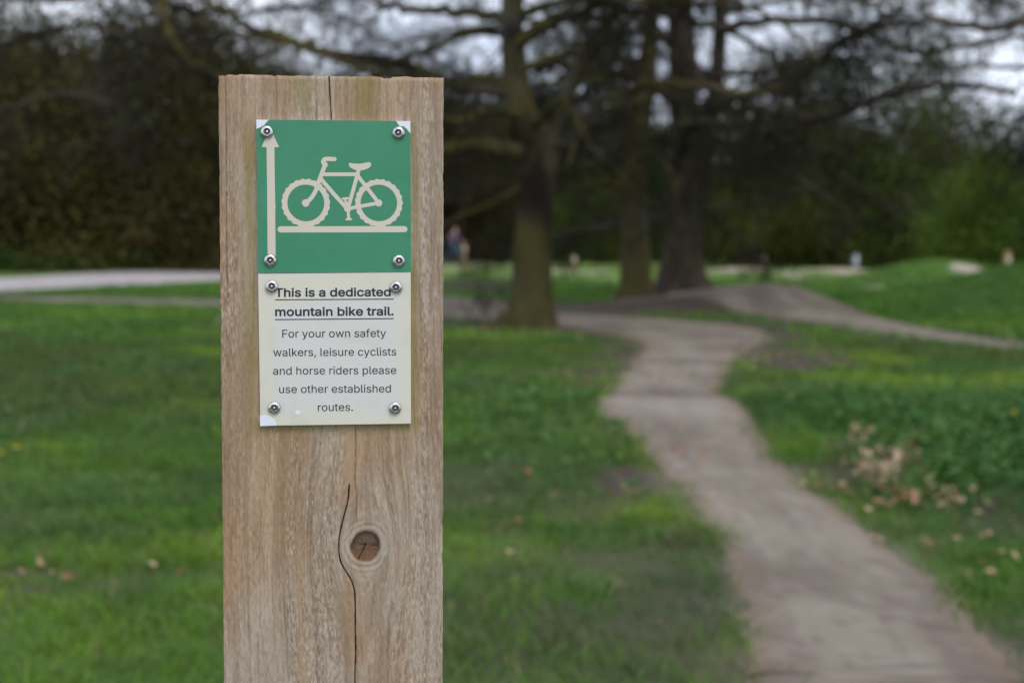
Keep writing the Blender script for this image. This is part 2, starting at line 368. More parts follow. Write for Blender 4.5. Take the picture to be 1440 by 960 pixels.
# ------------------------------------------------------------------ grass
rng = np.random.default_rng(5)
def scatter(y0, y1, per_m2):
    area = .45 * (y1 ** 2 - y0 ** 2) + 2.2 * (y1 - y0)
    n = int(area * per_m2); y = rng.uniform(0, 1, n)
    y = np.sqrt(y0 ** 2 + y * (y1 ** 2 - y0 ** 2)); x = rng.uniform(-1, 1, n) * (.45 * y + 1.1)
    keep = 1 - np.maximum(trail_mask(x, y, .10), np.maximum(.93 * soil_mask(x, y), ell(SAND, x, y, 3)))
    keep *= .45 + .55 * sst(.25, .55, fbm(x * 2.3, y * 2.3, 41, 3))
    k = (rng.uniform(0, 1, n) < keep) & ~in_poly(x, y, from_gravel)
    return x[k], y[k]
gv, gq, gt, gcol = [], [], [], []; base_n = 0
for (y0, y1, dens, hgt, wid) in ((3.0, 9.5, 4200, .058, .0042), (9.5, 19, 1250, .075, .009), (19, 46, 190, .085, .026), (46, 92, 16, .05, .09)):
    x, y = scatter(y0, y1, dens); n = len(x); z = H(x, y)
    lush = np.exp(-((x - 3.9) / 1.9) ** 2 - ((y - 8.6) / 1.9) ** 2); patch = fbm(x * 1.1, y * 1.1, 51, 3)
    tall = np.exp(-((x - 2.3) / .9) ** 2 - ((y - 10.8) / 1.2) ** 2)
    clump = fbm(x * 4.5, y * 4.5, 55, 3); h = hgt * rng.uniform(.5, 1.4, n) * (.40 + .45 * patch + .62 * sst(.35, .75, clump)) * (1 + 1.2 * lush + .9 * tall); w = wid * rng.uniform(.7, 1.4, n) * (1 + .9 * lush); big = rng.uniform(0, 1, n) < .018 * sst(.45, .6, clump); h = h * (1 + .8 * big); w = w * (1 + 1.3 * big)
    a = rng.uniform(0, 2 * np.pi, n); b = rng.uniform(0, 2 * np.pi, n); lean = h * rng.uniform(.3, 2.0, n)
    dx, dy = np.cos(a) * w / 2, np.sin(a) * w / 2; lx, ly = np.cos(b) * lean, np.sin(b) * lean
    p = np.stack([x, y, z - .004], -1)
    v = np.stack([p + np.stack([-dx, -dy, 0 * x], -1), p + np.stack([dx, dy, 0 * x], -1), p + np.stack([lx * .35 + dx * .7, ly * .35 + dy * .7, h * .62], -1), p + np.stack([lx * .35 - dx * .7, ly * .35 - dy * .7, h * .62], -1), p + np.stack([lx, ly, h * .92], -1)], 1)
    r = rng.uniform(0, 1, n); pn = fbm(x * .9 + 9, y * .9, 61, 3)
    pm = fbm(x * 2.6 + 3, y * 2.6, 63, 3)
    c = lerp((.030, .092, .008), (.122, .255, .018), r); c = lerp(c, (.175, .290, .022), sst(.48, .70, pn) * .85); c = lerp(c, (.060, .120, .040), sst(.52, .30, pn) * .6)
    c = lerp(c, (.110, .105, .055), .65 * sst(.50, .68, pm) * sst(.25, -.4, np.abs(x - .3) - .9) * sst(9, 6, y)); c = lerp(c, (.050, .105, .030), .6 * sst(.5, .3, pm))
    c = lerp(c, (.036, .125, .026), np.clip(lush * 1.1 + tall * .5, 0, .9))
    c = lerp(c, (.30, .235, .13), (rng.uniform(0, 1, n) < .035) * 1.0)
    c = lerp(c, (.075, .190, .022), sst(14, 30, y) * .5); c = lerp(c, (.075, .095, .026), .55 * sst(.42, .62, fbm(x * .8 + 4, y * .55, 67, 3)) * sst(9, 12, y) * sst(21, 17, y)); c = lerp(c, lerp((.10, .22, .035), (.20, .27, .08), r), sst(40, 50, y) * .8)
    idx = base_n + np.arange(n) * 5
    gq.append(np.stack([idx, idx + 1, idx + 2, idx + 3], -1)); gt.append(np.stack([idx + 3, idx + 2, idx + 4], -1))
    gv.append(v.reshape(-1, 3)); gcol.append(np.repeat(c, 5, 0)); base_n += n * 5
tag(link('grass', new_mesh('grass', np.vstack(gv), [np.vstack(gq), np.vstack(gt)], M['grass'], [0, 0], np.vstack(gcol))), kind='stuff')

def leaf_mesh(name, pts, size, cols, mat, rs, flat=.0):
    """many small folded leaf faces: two triangles each"""
    n = len(pts); q = rs.normal(size=(n, 3)); q[:, 2] *= (1 - flat); q /= np.linalg.norm(q, axis=1)[:, None]
    t = rs.normal(size=(n, 3)); t -= q * (t * q).sum(1)[:, None]; t[:, 2] *= (1 - flat * .7); t /= np.linalg.norm(t, axis=1)[:, None]
    nn = np.cross(q, t); s = (size * rs.uniform(.6, 1.4, n))[:, None]
    v = np.stack([pts - q * s * .5, pts + t * s * .28 + nn * s * .10, pts + q * s * .5, pts - t * s * .28 + nn * s * .10], 1).reshape(-1, 3)
    i = np.arange(n) * 4
    f = np.vstack([np.stack([i, i + 1, i + 2], -1), np.stack([i, i + 2, i + 3], -1)])
    return new_mesh(name, v, [f], mat, cols=np.repeat(cols, 4, 0), smooth=False)
# fallen leaves: the brown drift beside the trail and a thin scatter elsewhere
lp = []
for (px, py, sx, sy, n, up) in ((1245, 665, .11, .22, 70, .02), (1285, 712, .15, .12, 80, .025), (1255, 640, .08, .2, 35, .03), (1215, 690, .16, .14, 26, .0), (1425, 800, .22, .25, 40, .02), (1160, 692, .1, .1, 8, 0), (850, 530, .9, 1.0, 60, 0), (1110, 510, .6, 1.3, 110, 0), (740, 465, 1.4, .9, 90, 0), (840, 660, .5, .7, 26, 0), (140, 825, .12, .08, 5, 0), (20, 815, .1, .08, 5, 0), (690, 560, .6, 2.0, 24, 0), (1050, 440, 1.0, .6, 60, 0)):
    c = hit(px, py); x = c[0] + rng.normal(size=n) * sx; y = c[1] + rng.normal(size=n) * sy
    lp.append(np.stack([x, y, H(x, y) + .018 + np.abs(rng.normal(size=n)) * up + .02], -1))
x, y = scatter(3.2, 20, 1.1); k = rng.uniform(0, 1, len(x)) < .6; x, y = x[k], y[k]
lp.append(np.stack([x, y, H(x, y) + .04], -1)); lp = np.vstack(lp)
lc = lerp((.29, .17, .10), (.55, .42, .28), rng.uniform(0, 1, len(lp))); lc = lerp(lc, (.36, .13, .07), (rng.uniform(0, 1, len(lp)) < .25) * .8)
tag(link('fallen_leaves', leaf_mesh('fallen_leaves', lp, .045, lc, M['leaf'], rng, .75)), kind='stuff')
def weeds(rs, n):
    x = rs.normal(size=n) * .42 + 2.55; y = rs.normal(size=n) * .55 + 7.6
    k = rs.uniform(0, 1, n) < .45; x = np.where(k, rs.normal(size=n) * .55 + 3.2, x); y = np.where(k, rs.normal(size=n) * .6 + 8.8, y)
    k = rs.uniform(0, 1, n) < .16; x = np.where(k, rs.normal(size=n) * .35 + .28, x); y = np.where(k, rs.normal(size=n) * .9 + 8.4, y)
    x = np.round(x / .16) * .16 + rs.normal(size=n) * .045; y = np.round(y / .16) * .16 + rs.normal(size=n) * .045
    top = .05 + .16 * fbm(x * 3, y * 3, 71, 3) * (1 - .6 * (x < 1.2)); return np.stack([x, y, H(x, y) + top * rs.uniform(.2, 1.1, n)], -1)
wp = weeds(rng, 3800); wp = wp[trail_mask(wp[:, 0], wp[:, 1], .1) < .2]
tag(link('weeds', leaf_mesh('weeds', wp, .052, lerp((.035, .095, .024), (.085, .185, .045), rng.uniform(0, 1, len(wp))), M['leaf'], rng, .55)), kind='stuff')
# ------------------------------------------------------------------ trees
def batch_tubes(P, Rr, sides=3):
    Mn, K, _ = P.shape
    T = np.gradient(P, axis=1) if K > 1 else P; T = T / (np.linalg.norm(T, axis=2, keepdims=True) + 1e-9)
    ref = np.array([.31, .77, .55]); N = np.cross(T, ref); N /= np.linalg.norm(N, axis=2, keepdims=True) + 1e-9; B = np.cross(T, N)
    a = np.arange(sides) * 2 * np.pi / sides
    v = P[:, :, None, :] + (np.cos(a)[None, None, :, None] * N[:, :, None, :] + np.sin(a)[None, None, :, None] * B[:, :, None, :]) * Rr[:, :, None, None]
    m, k, s = np.meshgrid(np.arange(Mn), np.arange(K - 1), np.arange(sides), indexing='ij'); s2 = (s + 1) % sides; o = m * K * sides
    f = np.stack([o + k * sides + s, o + k * sides + s2, o + (k + 1) * sides + s2, o + (k + 1) * sides + s], -1).reshape(-1, 4)
    return v.reshape(-1, 3), f
def unit(v): return v / (np.linalg.norm(v, axis=-1, keepdims=True) + 1e-9)
def grow(p0, d0, L, K, droop, wig, rs):
    n = len(p0); P = np.zeros((n, K, 3)); P[:, 0] = p0; d = unit(d0); st = (L / (K - 1))[:, None]
    for k in range(1, K):
        d = unit(d + np.array([0, 0, -1.]) * droop + rs.normal(size=(n, 3)) * wig); P[:, k] = P[:, k - 1] + d * st
    return P
def sub(P, per, t0, rs):
    """points and tangents on a batch of polylines"""
    n, K, _ = P.shape; m = np.repeat(np.arange(n), per); t = rs.uniform(t0, .999, len(m)) * (K - 1); i = t.astype(int); f = (t - i)[:, None]
    return P[m, i] * (1 - f) + P[m, i + 1] * f, unit(P[m, i + 1] - P[m, i]), t / (K - 1), m
def fan(tan, rs, spread, flat=1.0):
    r = rs.normal(size=tan.shape); r[:, 2] *= flat; r = unit(r - tan * (r * tan).sum(1)[:, None])
    return unit(tan + r * spread)
def twig_system(limbs, rs, d1=3.4, d2=10, d3=3, l1=(.8, 2.1), l2=(.3, .9), l3=(.12, .38), droop=.06, needles=1.0, ncol=((.022, .032, .013), (.045, .055, .020)), nsize=.075, flat=.6, r1=.018, gaps=.36):
    V, F3, F4, C = [], [], [], []; n = 0
    def put(P, Rr):
        nonlocal n
        v, f = batch_tubes(P, Rr); V.append(v); F4.append(f + n); n += len(v); C.append(np.tile((.034, .028, .021), (len(v), 1)))
    starts, dirs, lens = [], [], []
    for path in limbs:
        seg = np.linalg.norm(np.diff(path, axis=0), axis=1); L = seg.sum(); m = max(3, int(L * d1))
        p, tn, t, _ = sub(path[None], m, .12, rs)
        k_ = vn(p[:, 0] * .75 + p[:, 1] * .45, p[:, 2] * .9 + p[:, 1] * .3, 57) > gaps; p, tn, t = p[k_], tn[k_], t[k_]; m = len(p)
        starts.append(p); dirs.append(fan(tn, rs, 1.1, flat)); lens.append(rs.uniform(*l1, m) * (1.15 - .5 * t))
    p = np.vstack(starts); d = np.vstack(dirs); L = np.concatenate(lens)
    A = grow(p, d, L, 8, droop, .20, rs); put(A, np.linspace(1, .3, 8)[None] * (r1 * rs.uniform(.7, 1.4, len(A)))[:, None])
    p, tn, t, _ = sub(A, d2, .12, rs); Bt = grow(p, fan(tn, rs, 1.2, flat), rs.uniform(*l2, len(p)), 5, droop, .25, rs); put(Bt, np.linspace(1, .4, 5)[None] * (.0072 * rs.uniform(.7, 1.4, len(Bt)))[:, None])
    p, tn, t, _ = sub(Bt, d3, .15, rs); Ct = grow(p, fan(tn, rs, 1.2), rs.uniform(*l3, len(p)), 3, droop, .3, rs); put(Ct, np.linspace(1, .5, 3)[None] * (.005 * rs.uniform(.7, 1.4, len(Ct)))[:, None])
    if needles > 0:
        q, tn, t, mm = sub(Ct, 2, .2, rs); k = rs.uniform(0, 1, len(q)) < needles * .5 * (.25 + 1.5 * (vn(q[:, 0] * .8, q[:, 2] * .8 + q[:, 1], 5) > .45)); q = q[k]; tn = tn[k]
        q = np.repeat(q, 3, 0); tn = np.repeat(tn, 3, 0); e = fan(tn, rs, 1.3); w = unit(np.cross(e, rs.normal(size=e.shape))) * nsize * .16
        s = nsize * rs.uniform(.6, 1.3, len(q))[:, None]
        v = np.stack([q - w, q + w, q + e * s], 1).reshape(-1, 3); V.append(v); i = n + np.arange(len(q)) * 3; F3.append(np.stack([i, i + 1, i + 2], -1)); n += len(v)
        C.append(np.repeat(lerp(ncol[0], ncol[1], rs.uniform(0, 1, len(q))), 3, 0))
    return np.vstack(V), F3, F4, np.vstack(C)
def bark_cols(v, seed, moss, up=None):
    a = fbm(v[:, 0] * 3 + v[:, 1], v[:, 2] * 1.4, seed, 4); b = fbm(v[:, 0] * 1.3, v[:, 2] * .9 + v[:, 1], seed + 5, 3)
    c = lerp((.022, .018, .013), (.105, .085, .062), sst(.25, .75, a)); c = lerp(c, (.15, .14, .125), .5 * sst(.55, .75, b))
    basal = np.clip(1.1 - v[:, 2] / 3.2, 0, 1) * .38; m = sst(.62 - .3 * moss, .82 - .3 * moss, fbm(v[:, 0] * 1.1 + 7, v[:, 2] * 1.1 + v[:, 1] * .6, seed + 9, 4)) * moss
    if up is not None: m = m * np.clip(.45 + up, 0, 1)
    m = np.maximum(m, basal * moss * sst(.3, .6, b)) + (moss > .85) * .30 * sst(.3, .6, a)
    c = lerp(c, (.080, .058, .062), (moss > .42) * (moss < .48) * .45)
    return lerp(c, (.098, .088, .018), np.clip(m * .92, 0, 1))
def limb_obj(name, path, r0, r1, base, parent, seed, moss, sides=9, flare=0):
    n = len(path); rad = r0 + (r1 - r0) * np.linspace(0, 1, n) ** .8 if np.isscalar(r0) else np.asarray(r0)
    rs = np.random.default_rng(seed); th = np.arange(sides) * 2 * np.pi / sides; t = np.linspace(0, 1, n)
    wob = 1 + .12 * (np.array([fbm(3 * np.cos(th) + 9, 3 * np.sin(th) + t_ * n * .35, seed, 3) for t_ in t]) - .5) * 2
    if flare:
        wob = wob + (flare * np.exp(-t * 14))[:, None] * (.5 + .5 * np.cos(th * 5 + seed))[None]
    v, f = tube_geom(path, rad, sides, wob)
    cen = np.repeat(path, sides, 0); up = (v - cen)[:, 2] / (np.linalg.norm(v - cen, axis=1) + 1e-9)
    return link(name, new_mesh(name, v - base, [f], M['bark'], cols=bark_cols(v, seed, moss, up)), parent)
def px_path(pts, per=7): return smooth_path([at(*p) for p in pts], per)
def cedar(name, label, cat, group, trunks, limbs, seed, auto=(), moss=.5, tw={}, flare=.5):
    """trunks / limbs: (measured points, radii)"""
    rs = np.random.default_rng(seed)
    tp = []
    for pts, rr in trunks:
        p = px_path(pts) if len(pts[0]) == 3 and pts[0][0] > 60 or pts[0][0] < -60 else smooth_path(pts, 7)
        r = np.interp(np.linspace(0, 1, len(p)), np.linspace(0, 1, len(rr)), rr); tp.append((p, r))
    base = tp[0][0][0].copy(); base[2] = float(H(base[0], base[1])); d = tp[0][0]; d[0][2] = base[2] - .1
    root = thing(name, label, cat, tuple(base), group=group)
    for i, (p, r) in enumerate(tp):
        limb_obj('trunk', p, r, None, base, root, seed + i, moss, 28 if i == 0 else 14, flare if i == 0 else 0)
    paths = []
    for pts, r0, r1 in limbs:
        p = px_path(pts); p[1:-1] += rs.normal(size=(len(p) - 2, 3)) * r0 * .22
        limb_obj('limb', p, r0, r1, base, root, seed + 31 + len(paths), moss, 9); paths.append(p)
    for (z0, z1, n, lmin, lmax) in auto:
        for k in range(n):
            p, r = tp[k % len(tp)] if len(tp) > 1 and z0 > 4 else tp[0]
            z = rs.uniform(z0, z1); i = int(np.argmin(np.abs(p[:, 2] - z))); az = rs.uniform(0, 2 * np.pi)
            L = rs.uniform(lmin, lmax); e = np.array([math.cos(az), math.sin(az), rs.uniform(-.05, .35)])
            q = grow(p[i:i + 1], e[None], np.array([L]), 14, .035, .09, rs)[0]
            limb_obj('limb', q, min(r[i] * .45, .03 + L * .012), .02, base, root, seed + 200 + k, moss, 7); paths.append(q)
    V, F3, F4, C = twig_system(paths, rs, **tw)
    link('crown', new_mesh('crown', V - base, [np.vstack(F4)] + ([np.vstack(F3)] if F3 else []), [M['bark'], M['needle']], [0, 1] if F3 else [0], C), root)
    return root
S = 1 / 2000.
D1, D2, D3 = 21.7, 28.6, 34.2
r_ = lambda lst, d: [q * d * S for q in lst]
cedar('cedar_tree', 'thick grey brown trunk with mossy knot, nearest big tree left of the trail bend', 'tree', 'large cedars by the trail',
      [([(742, 470, D1), (747, 440, D1), (748, 400, D1), (750, 330, D1), (756, 260, D1), (752, 205, D1), (731, 150, D1), (722, 80, D1), (721, 0, D1), (726, -120, D1), (720, -330, D1), (730, -560, D1 + .5), (728, -760, D1 + .3)], r_([44, 33, 27, 24.5, 24.5, 29, 20, 18, 16, 14, 11, 7, 3], D1)),
       ([(754, 262, D1 - .05), (768, 225, D1 - .1), (783, 180, D1 - .3), (800, 130, D1 - .6), (832, 70, D1 - 1), (868, 10, D1 - 1.2), (900, -80, D1 - 1.2), (930, -240, D1 - 1.3)], r_([17, 17, 12, 9, 8, 7, 6, 2], D1))],
      [([(748, 214, D1), (700, 210, D1 - .3), (645, 207, D1 - .6), (590, 214, D1 - 1), (500, 205, D1 - 1.6), (400, 170, D1 - 2), (310, 112, D1 - 2.3), (255, 78, D1 - 2.5), (233, 35, D1 - 2.6), (222, -30, D1 - 2.7)], .135, .06),
       ([(728, 132, D1), (690, 114, D1 + .2), (640, 120, D1 + .4), (560, 90, D1 + .7), (480, 80, D1 + 1), (420, 60, D1 + 1.3), (330, 25, D1 + 1.6), (240, -40, D1 + 2)], .145, .05),
       ([(722, 42, D1), (690, 22, D1 + .3), (600, 15, D1 + .8), (540, 8, D1 + 1.1), (440, -25, D1 + 1.5)], .12, .04),
       ([(724, 66, D1), (770, 36, D1 - .5), (830, 14, D1 - 1), (900, -20, D1 - 1.5), (980, -50, D1 - 2)], .115, .04),
       ([(742, 190, D1), (782, 145, D1 - .8), (800, 155, D1 - 1.1), (822, 192, D1 - 1.3), (850, 228, D1 - 1.5), (880, 248, D1 - 1.7)], .065, .03),
       ([(760, 225, D1), (795, 200, D1 - .3), (840, 150, D1 - .8), (900, 122, D1 - 1.2), (970, 118, D1 - 1.5), (1040, 132, D1 - 1.7), (1110, 120, D1 - 2)], .11, .05),
       ([(735, 160, D1), (680, 160, D1 - 1), (640, 170, D1 - 1.6), (580, 150, D1 - 2.2), (500, 135, D1 - 2.8), (420, 150, D1 - 3.4)], .07, .02)],
      71, [(3.2, 5.4, 7, 3.5, 6.5), (5.4, 8.5, 8, 4.5, 8), (8.5, 12.5, 7, 2.5, 5)], .88, dict(needles=.8))
cedar('cedar_tree', 'mossy yellow brown trunk standing between the near trunk and the dark leaning one', 'tree', 'large cedars by the trail',
      [([(893, 438, D2), (895, 405, D2), (894, 370, D2), (892, 310, D2), (889, 250, D2), (897, 180, D2), (908, 110, D2), (915, 40, D2), (918, -100, D2), (912, -300, D2), (915, -480, D2)], r_([28, 23, 21, 20, 20, 17, 14, 12, 10, 7, 3], D2))],
      [([(890, 268, D2), (850, 257, D2 - .4), (800, 270, D2 - .9), (760, 262, D2 - 1.2)], .10, .04),
       ([(896, 200, D2), (930, 190, D2 - .8), (980, 170, D2 - 2), (1040, 172, D2 - 3.2), (1100, 158, D2 - 4)], .09, .035),
       ([(893, 230, D2), (915, 215, D2 - 1.2), (940, 240, D2 - 2.6), (950, 275, D2 - 3.4)], .07, .02),
       ([(900, 150, D2), (860, 120, D2 - .3), (800, 112, D2 - .6), (720, 130, D2 - 1)], .09, .03)],
      72, [(3.0, 5.0, 10, 3, 5), (6, 11, 9, 3, 6)], .9, dict(needles=.8, ncol=((.022, .036, .012), (.045, .070, .020))))
cedar('cedar_tree', 'dark purple brown forked trunk with flared base, farthest of the big trees by the berm', 'tree', 'large cedars by the trail',
      [([(966, 420, D3), (964, 395, D3), (962, 360, D3), (960, 300, D3), (963, 200, D3), (960, 100, D3), (956, 0, D3), (958, -150, D3), (952, -330, D3), (956, -470, D3)], r_([40, 31, 26, 23, 21, 19, 17, 14, 9, 3], D3)),
       ([(963, 330, D3), (980, 270, D3), (996, 200, D3 + .1), (1008, 110, D3 + .2), (1014, 0, D3 + .2), (1018, -160, D3 + .3), (1010, -330, D3 + .3)], r_([16, 15, 12, 11, 10, 7, 2], D3)),
       ([(930, 420, D3 - .2), (936, 390, D3 - .2), (948, 345, D3), (958, 300, D3)], r_([17, 13, 11, 9], D3))],
      [([(950, 232, D3), (966, 185, D3 - 3), (1002, 150, D3 - 6), (1060, 132, D3 - 8), (1120, 105, D3 - 9.5), (1190, 55, D3 - 11), (1260, 20, D3 - 12)], .15, .06),
       ([(975, 160, D3), (1050, 152, D3 - 4), (1130, 166, D3 - 7), (1185, 158, D3 - 8.5), (1255, 132, D3 - 10), (1340, 118, D3 - 11), (1430, 130, D3 - 11.5)], .12, .05),
       ([(958, 118, D3), (930, 118, D3 - 1.2), (880, 110, D3 - 2.3), (820, 104, D3 - 3.2), (770, 120, D3 - 4)], .15, .05),
       ([(1012, 40, D3), (1100, 28, D3 - 1.5), (1200, 40, D3 - 3), (1290, 72, D3 - 4), (1380, 60, D3 - 5), (1500, 42, D3 - 6)], .12, .04),
       ([(962, 180, D3), (958, 230, D3 - 2), (950, 270, D3 - 3)], .06, .03),
       ([(1000, 195, D3), (1060, 205, D3 - 1.5), (1110, 200, D3 - 2.5), (1170, 215, D3 - 3.2)], .08, .02),
       ([(958, 60, D3), (900, 45, D3 - 1), (830, 60, D3 - 2), (780, 55, D3 - 2.6)], .10, .03)],
      73, [(3.6, 5.2, 9, 4, 7), (5.2, 7.4, 6, 4, 7.5), (7.4, 13, 10, 3.5, 7)], .45, dict(needles=1.2))
cedar('cedar_tree', 'wide crown of hanging twigs reaching in from the right over the grassy mounds', 'tree', None,
      [([(13.2, 25.5, 0), (13.1, 25.5, 1.5), (13.0, 25.4, 4), (13.1, 25.3, 7), (13.0, 25.3, 10), (13.1, 25.3, 12.5)], [.5, .36, .32, .26, .16, .05])],
      [([(1745, 60, 25.4), (1640, 20, 25), (1520, 15, 24.4), (1400, 40, 24), (1290, 30, 23.6), (1190, 62, 23), (1130, 95, 22.8)], .14, .03),
       ([(1745, -20, 25.4), (1620, -50, 26), (1480, -40, 26.5), (1360, -30, 27), (1250, -10, 27.4), (1130, 10, 27.8)], .13, .03),
       ([(1745, 130, 25.4), (1650, 110, 24.6), (1540, 120, 24), (1470, 150, 23.6), (1420, 190, 23.3)], .10, .02),
       ([(1745, 20, 25.4), (1600, 60, 27), (1500, 90, 28), (1400, 95, 29), (1300, 90, 30)], .10, .03)],
      74, [(4.2, 6, 3, 4, 6), (5.5, 11, 8, 3.5, 7)], .3, dict(needles=1.3, droop=.16, d1=4.0, ncol=((.022, .030, .014), (.050, .058, .026))))
cedar('bare_tree', 'tall bare tree with fine dark twigs rising at far left over the wood', 'tree', None,
      [([(-13.5, 30.0, 0), (-13.4, 30, 1.5), (-13.2, 30, 4), (-13.3, 30.1, 7), (-13.1, 30.2, 10), (-13.0, 30.2, 13)], [.42, .30, .27, .22, .14, .04])],
      [([(-170, 120, 30), (-90, 70, 29.5), (10, 60, 29), (110, 35, 28.5), (210, 55, 28), (300, 40, 27.6)], .12, .03),
       ([(-170, 20, 30), (-60, -20, 30.5), (60, 0, 31), (170, -10, 31.5), (300, 20, 32), (420, 10, 32.5), (520, 40, 33)], .12, .03),
       ([(-170, 180, 30), (-80, 150, 29), (0, 160, 28.4), (80, 130, 27.8), (170, 150, 27.2)], .09, .02)],
      75, [(5, 11, 9, 3.5, 7)], .2, dict(needles=.12, d1=4.5, d2=11))

# woods beyond: a few kinds built once, then copied
def wood_kind(kind, seed):
    rs = np.random.default_rng(seed); base = np.zeros(3)
    if kind == 'bare':
        hh, spread, nleaf, cols, lsz = 11.0, 2.6, 13000, ((.013, .012, .005), (.062, .053, .018)), .10
    elif kind == 'thicket':
        hh, spread, nleaf, cols, lsz = 7.0, 2.7, 15000, ((.012, .012, .005), (.074, .068, .020)), .12
    elif kind == 'conifer':
        hh, spread, nleaf, cols, lsz = 8.0, 2.6, 20000, ((.005, .009, .004), (.024, .036, .011)), .16
    elif kind == 'olive':
        hh, spread, nleaf, cols, lsz = 7.0, 3.2, 16000, ((.014, .019, .005), (.085, .105, .020)), .13
    else:
        hh, spread, nleaf, cols, lsz = 4.6, 2.6, 15000, ((.030, .058, .012), (.105, .180, .026)), .13
    root = thing('tree', 'tree', 'tree')
    tp = smooth_path([(0, 0, -.1), (.1, .05, hh * .2), (-.05, .1, hh * .45), (.1, 0, hh * .72), (0, .05, hh * .96)], 6)
    v, f = tube_geom(tp, np.interp(np.linspace(0, 1, len(tp)), [0, .1, 1], [.30, .2, .03]) * hh / 9, 10)
    link('trunk', new_mesh('trunk', v, [f], M['woodbark']), root)
    limbs = []; tv, tf, n = [], [], 0
    for k in range(16):
        z = hh * rs.uniform(.15, .85); az = rs.uniform(0, 6.28); L = spread * rs.uniform(.6, 1.15) * (1.2 - .6 * z / hh)
        q = grow(np.array([[0, 0, z]]), np.array([[math.cos(az), math.sin(az), rs.uniform(.2, 1.1) if kind in ('bare', 'thicket') else rs.uniform(-.1, .3)]]), np.array([L]), 9, .02, .12, rs)[0]
        limbs.append(q); v, f = tube_geom(q, np.linspace(.055, .015, 9), 5); tv.append(v); tf.append(f + n); n += len(v)
    V, F3, F4, C = twig_system(limbs, rs, d1=2.6, d2=6, d3=3 if kind in ('bare', 'thicket') else 1, l1=(.6, 1.8), l2=(.4, 1.1), l3=(.2, .6), needles=0, droop=.01, flat=1, r1=.018, gaps=0)
    V = np.vstack([V, np.vstack(tv)]); F4 = [np.vstack(F4), np.vstack(tf) + len(V) - n]
    nc = 60; cc = []
    for i in range(nc):
        t = rs.uniform(.04, 1); az = rs.uniform(0, 6.28)
        prof = {'bare': .35 + .75 * math.sin(math.pi * min(1, t * 1.0)), 'thicket': 1.05 - .45 * t ** 2, 'conifer': 1.1 - .85 * t, 'olive': 1.05 - .5 * t ** 2}.get(kind, 1.0 - .45 * t ** 2)
        rr = spread * prof * math.sqrt(rs.uniform(.05, 1)); cc.append((rr * math.cos(az), rr * math.sin(az), hh * t * .97))
    cc = np.array(cc); shade = rs.uniform(0, 1, nc)
    m = rs.integers(0, nc, nleaf)
    if kind == 'bare':
        keep = rs.uniform(0, 1, nleaf) < np.clip(1.5 - 1.5 * cc[m, 2] / hh, .1, 1); m = m[keep]
    sig = np.array([.55, .55, .42]) * (1.25 if kind != 'conifer' else 1.0)
    pts = cc[m] + rs.normal(size=(len(m), 3)) * sig; pts[:, 2] = np.abs(pts[:, 2])
    lcol = lerp(cols[0], cols[1], np.clip(shade[m] * .7 + rs.uniform(0, .4, len(m)), 0, 1))
    n0 = len(V); q = unit(rs.normal(size=(len(m), 3))); t = unit(np.cross(q, rs.normal(size=q.shape))); s = (lsz * rs.uniform(.6, 1.4, len(m)))[:, None]
    lv = np.stack([pts - q * s * .5, pts + t * s * .3, pts + q * s * .5, pts - t * s * .3], 1).reshape(-1, 3)
    i = n0 + np.arange(len(m)) * 4
    link('crown', new_mesh('crown', np.vstack([V, lv]), [np.vstack(F4), np.stack([i, i + 1, i + 2, i + 3], -1)], [M['woodbark'], M['woodleaf']], [0, 1], np.vstack([np.tile((.04, .034, .026), (n0, 1)), np.repeat(lcol, 4, 0)]), smooth=False), root)
    return root
def copy_tree(o, parent=None):
    c = o.copy(); COL.objects.link(c); c.parent = parent
    for ch in [k for k in o.children]: copy_tree(ch, c)
    return c
KIND = {
    'bare': ('bare_tree', 'bare brown tree in the dark wood beyond the gravel path', 'bare trees of the wood beyond the gravel path'),
    'thicket': ('thicket_tree', 'low brown olive tree in the dark wood beyond the gravel path', 'low trees of the wood beyond the gravel path'),
    'conifer': ('conifer_tree', 'dark evergreen at the back of the park behind the sandy mounds', 'dark evergreens behind the sandy mounds'),
    'olive': ('olive_green_tree', 'olive green bushy tree at right behind the green mounds', 'bushy trees behind the green mounds'),
    'bush': ('green_bush', 'fresh green bush with bright young leaves at the wood edge', 'fresh green bushes at the wood edge')}
protos = {k: wood_kind(k, 300 + i) for i, k in enumerate(KIND)}
used = set(); wr = random.Random(12)
def plant(kind, px, y, sc, zs=1.0, label=None):
    o = protos[kind] if kind not in used else copy_tree(protos[kind]); used.add(kind)
    x = (px - 720) / 2000 * y * 1.0
    o.name = KIND[kind][0]; tag(o, label or KIND[kind][1], 'bush' if kind == 'bush' else 'tree', KIND[kind][2] if label is None else None)
    if label is not None and 'group' in o: del o['group']
    o.location = (x, y, float(H(x, y))); o.rotation_euler = (0, 0, wr.uniform(0, 6.28)); o.scale = (sc, sc, sc * zs)
    return o
for px in range(-190, 480, 50): plant('thicket', px + wr.uniform(-15, 15), wr.uniform(58, 66), wr.uniform(1.0, 1.45) if px > 210 else wr.uniform(1.1, 1.9), wr.uniform(.85, 1.25))
for px in range(560, 720, 45): plant('thicket', px + wr.uniform(-10, 10), wr.uniform(86, 92), wr.uniform(1.3, 1.6))
for px in range(-220, 720, 58): plant('bare', px + wr.uniform(-15, 15), wr.uniform(68, 80) if px < 470 else wr.uniform(86, 96), wr.uniform(1.0, 1.35))
for px in range(560, 1240, 38): plant('conifer', px + wr.uniform(-10, 10), wr.uniform(94, 112), wr.uniform(1.15, 1.6) if px < 950 else wr.uniform(.75, 1.15))
for px in range(1010, 1680, 54): plant('olive', px + wr.uniform(-12, 12), wr.uniform(64, 84), wr.uniform(.65, 1.3), wr.uniform(.85, 1.35))
